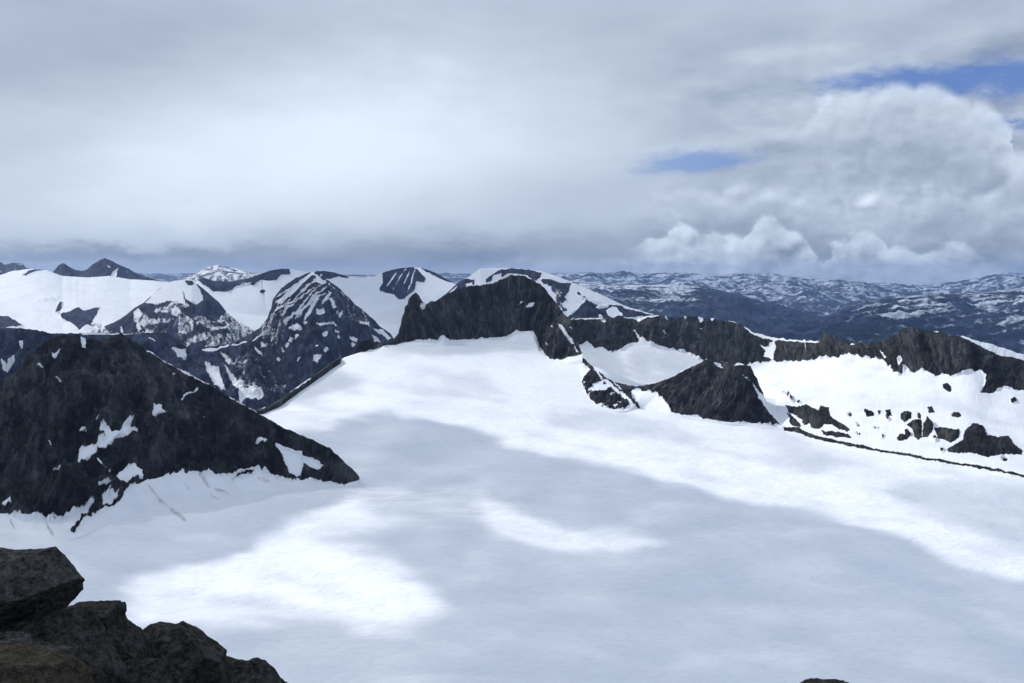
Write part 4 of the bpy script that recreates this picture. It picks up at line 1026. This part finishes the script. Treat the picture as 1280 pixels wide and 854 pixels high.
# ------------------------------------------------------------------ broken cloud overhead, above the top of the view; its density is shaped to place sun and shade on the snow
def sun_map(px, py):
    """how freely the sun gets through to the ground seen at a photo position (0 shade .. 1 sun)"""
    q = np.stack([px / 55, py / 30, 0 * px], -1)
    n = fbm(q, 5, 77, 0.6)
    jx, jy = px + fbm(q * 1.3 + 9, 4, 5, .6) * 26, py + fbm(q * 1.3 + 40, 4, 6, .6) * 13
    jx2, jy2 = px + fbm(q * 3 + 9, 3, 5, .6) * 10, py + fbm(q * 3 + 40, 3, 6, .6) * 7
    L = np.full(px.shape, 0.13)
    def add(poly, v, soft, sharp=False):
        nonlocal L
        w = sstep(sdpoly(jx2 if sharp else jx, jy2 if sharp else jy, poly), -soft, soft)
        L = L * (1 - w) + v * w
    add([(300, 300), (1500, 300), (1500, 745), (1280, 726), (1219, 714), (1165, 698), (1134, 676), (1066, 656), (989, 634), (912, 624), (836, 603), (759, 582), (698, 571), (637, 558), (606, 540), (553, 525), (484, 518), (430, 527), (369, 540), (310, 530)], 1.0, 7)
    add([(1130, 600), (1290, 605), (1400, 700), (1290, 690), (1190, 660), (1120, 625)], .45, 14)
    add([(350, 475), (420, 462), (455, 470), (450, 492), (400, 490), (370, 500)], .35, 8)
    add([(470, 425), (660, 412), (690, 440), (620, 440), (560, 446), (480, 440)], .25, 6)
    add([(540, 470), (600, 465), (625, 490), (560, 500)], .55, 9)
    add([(690, 515), (790, 520), (880, 545), (860, 556), (740, 540), (680, 526)], .55, 7)
    add([(940, 562), (1040, 566), (1090, 585), (1020, 588), (950, 578)], .5, 8)
    add([(735, 420), (890, 430), (880, 470), (800, 482), (750, 470)], .12, 5)
    # sunlit pools on the near snow: a crisp upper-left edge, fraying out to the lower right
    sharp = sstep(sdpoly(jx2, jy2, [(148, 760), (152, 724), (205, 712), (240, 706), (268, 706), (300, 688), (345, 655), (380, 640), (430, 622), (465, 606), (700, 560), (800, 900), (100, 900)]), -4, 4)
    def pool(poly, v, soft):
        nonlocal L
        w = sstep(sdpoly(jx, jy, poly), -soft, soft) * sharp
        L = L * (1 - w) + v * w
    pool([(100, 700), (300, 640), (460, 600), (520, 622), (560, 640), (480, 655), (400, 672), (470, 690), (530, 722), (560, 765), (520, 790), (450, 785), (395, 766), (330, 752), (240, 760), (100, 775)], 1.0, 22)
    pool([(420, 600), (600, 622), (610, 652), (480, 650)], .38, 20)
    add([(600, 626), (640, 634), (683, 653), (760, 664), (840, 676), (775, 688), (670, 686), (612, 666)], .9, 13)
    pool([(150, 735), (240, 740), (330, 752), (390, 775), (330, 785), (230, 785), (140, 780)], .7, 18)
    st = fbm(np.stack([px / 120 + py / 160, py / 16 - px / 90, 0 * px], -1), 5, 303, .6)
    L = L * (1 - .36 * sstep(st + .05, 0.0, .38)) + .12 * sstep(fbm(np.stack([px / 130, py / 30, 0 * px + 4], -1), 4, 311, .55), .05, .4)
    L = L + n * .30 * sstep(L, .1, .5) + n * .05
    return np.clip(L, 0.0, 1.0)


H = 2000.0
cs = 26.0
cx = np.arange(-7600, 1800, cs); cy = np.arange(-1500, 7150, cs)
CX, CY = np.meshgrid(cx, cy)
t = np.full(CX.shape, (H + 450) / SUN_DIR[2])
for _ in range(6):
    hx = CX - SUN_DIR[0] * t; hy = CY - SUN_DIR[1] * t
    zg = g_z(hx, np.maximum(hy, 900))
    # the right-hand face and the ridges stand higher than the ice
    colx = 640 + F * hx / np.maximum(hy, 1)
    zg = np.where((hy > 3050) & (colx > 720), np.maximum(zg, -480 + (hy - 3050) * .35), zg)
    zg = np.maximum(zg, -620)
    t = (H - zg) / SUN_DIR[2]
gp = np.stack([hx, hy, zg], -1)
mpx, mpy = to_px(gp)
T = sun_map(mpx.ravel(), np.clip(mpy.ravel(), 400, 900)).reshape(CX.shape)
qq = np.stack([CX.ravel() / 900, CY.ravel() / 900, 0 * CX.ravel()], -1)
nat = np.clip(0.35 + fbm(qq, 6, 123, .55).reshape(CX.shape) * 1.9, .03, 1)
inview = sstep(hy, 700, 1000) * sstep(4300 - hy, 0, 600) * sstep(colx, -150, 0) * sstep(1430 - colx, 0, 120)
T = T * inview + nat * (1 - inview)
T = np.clip(T, 0.015, 0.97)
tau = -np.log(T) * SUN_DIR[2]
ew = np.minimum.reduce([CX - cx[0], cx[-1] - CX, CY - cy[0], cy[-1] - CY])
tau = tau * sstep(ew, 0, 600)
thick = np.minimum(tau, 2.2) * 70 + 4
bn = fbm(np.stack([CX.ravel() / 240, CY.ravel() / 240, 0 * CX.ravel()], -1), 5, 140).reshape(CX.shape)
ZB = H - thick * (0.6 + bn * .7); ZT = H + thick * (1.0 - bn * .8) + 3
ncx, ncy = len(cx), len(cy)
kx, ky = SUN_DIR[0] / SUN_DIR[2], SUN_DIR[1] / SUN_DIR[2]
Vt = np.concatenate([np.stack([CX + (Z_ - H) * kx, CY + (Z_ - H) * ky, Z_], -1).reshape(-1, 3) for Z_ in (ZB, ZT)])
Ft = np.concatenate([grid_faces(ncy, ncx)[:, ::-1], grid_faces(ncy, ncx, ncx * ncy)])
cm = bpy.data.materials.new('cloud_vapour'); cm.use_nodes = True
nt = cm.node_tree; nt.nodes.clear()
out = nnode(nt, 'ShaderNodeOutputMaterial')
geo = nnode(nt, 'ShaderNodeNewGeometry')
dot = nnode(nt, 'ShaderNodeVectorMath', operation='DOT_PRODUCT'); nt.links.new(geo.outputs['Normal'], dot.inputs[0]); nt.links.new(geo.outputs['Incoming'], dot.inputs[1])
mu = E(nt, dot.outputs['Value']).abs().max(0.12)
al = 1.0 - ((attr(nt, 'tau') * -0.5) / mu).exp()
tr = nnode(nt, 'ShaderNodeBsdfTransparent'); tl = nnode(nt, 'ShaderNodeBsdfTranslucent'); tl.inputs[0].default_value = (.86, .88, .90, 1)
df = nnode(nt, 'ShaderNodeBsdfDiffuse'); df.inputs[0].default_value = (.9, .9, .92, 1)
m1 = nnode(nt, 'ShaderNodeMixShader'); m1.inputs[0].default_value = .4; nt.links.new(tl.outputs[0], m1.inputs[1]); nt.links.new(df.outputs[0], m1.inputs[2])
m2 = nnode(nt, 'ShaderNodeMixShader'); nt.links.new(al.s, m2.inputs[0]); nt.links.new(tr.outputs[0], m2.inputs[1]); nt.links.new(m1.outputs[0], m2.inputs[2])
nt.links.new(m2.outputs[0], out.inputs[0])
o = mk_mesh('clouds', Vt, Ft, cm, attrs={'tau': np.concatenate([tau.ravel(), tau.ravel()])})
tag(o, 'unseen broken cloud layer overhead, shaped to dapple the snow with shade', 'clouds', kind='structure')

# an added higher layer, out of view, patterned to shade the country behind
def far_map(px, py):
    q = np.stack([px / 60, py / 25, 0 * px], -1)
    n = fbm(q, 5, 501, .6)
    L = np.full(px.shape, .50)
    def g(cx, cy, rx, ry, v):
        nonlocal L
        w = np.exp(-((px - cx) / rx) ** 2 - ((py - cy) / ry) ** 2)
        L = L * (1 - w) + v * w
    g(80, 375, 170, 30, 1.0); g(225, 365, 40, 25, 1.0); g(330, 385, 50, 14, .75); g(490, 375, 75, 40, .12); g(400, 430, 90, 40, .35)
    g(740, 365, 90, 25, 1.0); g(1000, 380, 180, 40, .22); g(1270, 400, 40, 14, .9); g(250, 450, 150, 25, .35)
    return np.clip(L + n * .5, .04, 1)


H2 = 5200.0
cx = np.arange(-15500, 5500, 90.0); cy = np.arange(8300, 17600, 90.0)
CX, CY = np.meshgrid(cx, cy)
tt = (H2 + 330) / SUN_DIR[2]
hx = CX - SUN_DIR[0] * tt; hy = CY - SUN_DIR[1] * tt
mpx, mpy = to_px(np.stack([hx, hy, np.full_like(hx, -330)], -1))
T = far_map(np.clip(mpx.ravel(), -800, 2200), mpy.ravel()).reshape(CX.shape)
ew = np.minimum.reduce([CX - cx[0], cx[-1] - CX, CY - cy[0], cy[-1] - CY])
tau2 = -np.log(T) * SUN_DIR[2] * sstep(ew, 0, 900)
bn = fbm(np.stack([CX.ravel() / 600, CY.ravel() / 600, 0 * CX.ravel()], -1), 4, 150).reshape(CX.shape)
th = np.minimum(tau2, 2.2) * 120 + 6
Vt = np.concatenate([np.stack([CX + (Z_ - H2) * kx, CY + (Z_ - H2) * ky, Z_], -1).reshape(-1, 3) for Z_ in (H2 - th * (.6 + bn * .6), H2 + th * (1 - bn * .7) + 4)])
Ft = np.concatenate([grid_faces(len(cy), len(cx))[:, ::-1], grid_faces(len(cy), len(cx), len(cx) * len(cy))])
o = mk_mesh('high_shade_clouds', Vt, Ft, cm, attrs={'tau': np.concatenate([tau2.ravel(), tau2.ravel()])})
tag(o, 'added unseen cloud layer that shades the far peaks', 'clouds', kind='structure')

# ------------------------------------------------------------------ air
HAZE = 2.1e-5
hm = bpy.data.materials.new('mountain_air'); hm.use_nodes = True
nt = hm.node_tree; nt.nodes.clear()
out = nnode(nt, 'ShaderNodeOutputMaterial'); pv = nnode(nt, 'ShaderNodeVolumePrincipled')
pv.inputs['Color'].default_value = (.36, .56, .98, 1)
pv.inputs['Density'].default_value = HAZE
pv.inputs['Anisotropy'].default_value = 0.2
nt.links.new(pv.outputs[0], out.inputs['Volume'])
b0, b1 = np.array([-45000., -6500., -2000.]), np.array([45000., 42000., 420.])
V8 = np.array([[b0[0] if i & 1 == 0 else b1[0], b0[1] if i & 2 == 0 else b1[1], b0[2] if i & 4 == 0 else b1[2]] for i in range(8)])
F6 = [(0, 2, 3, 1), (4, 5, 7, 6), (0, 1, 5, 4), (2, 6, 7, 3), (0, 4, 6, 2), (1, 3, 7, 5)]
o = mk_mesh('haze', V8, F6, hm, smooth=False)
tag(o, 'thin blue mountain haze filling the air between the peaks', 'haze', kind='stuff')
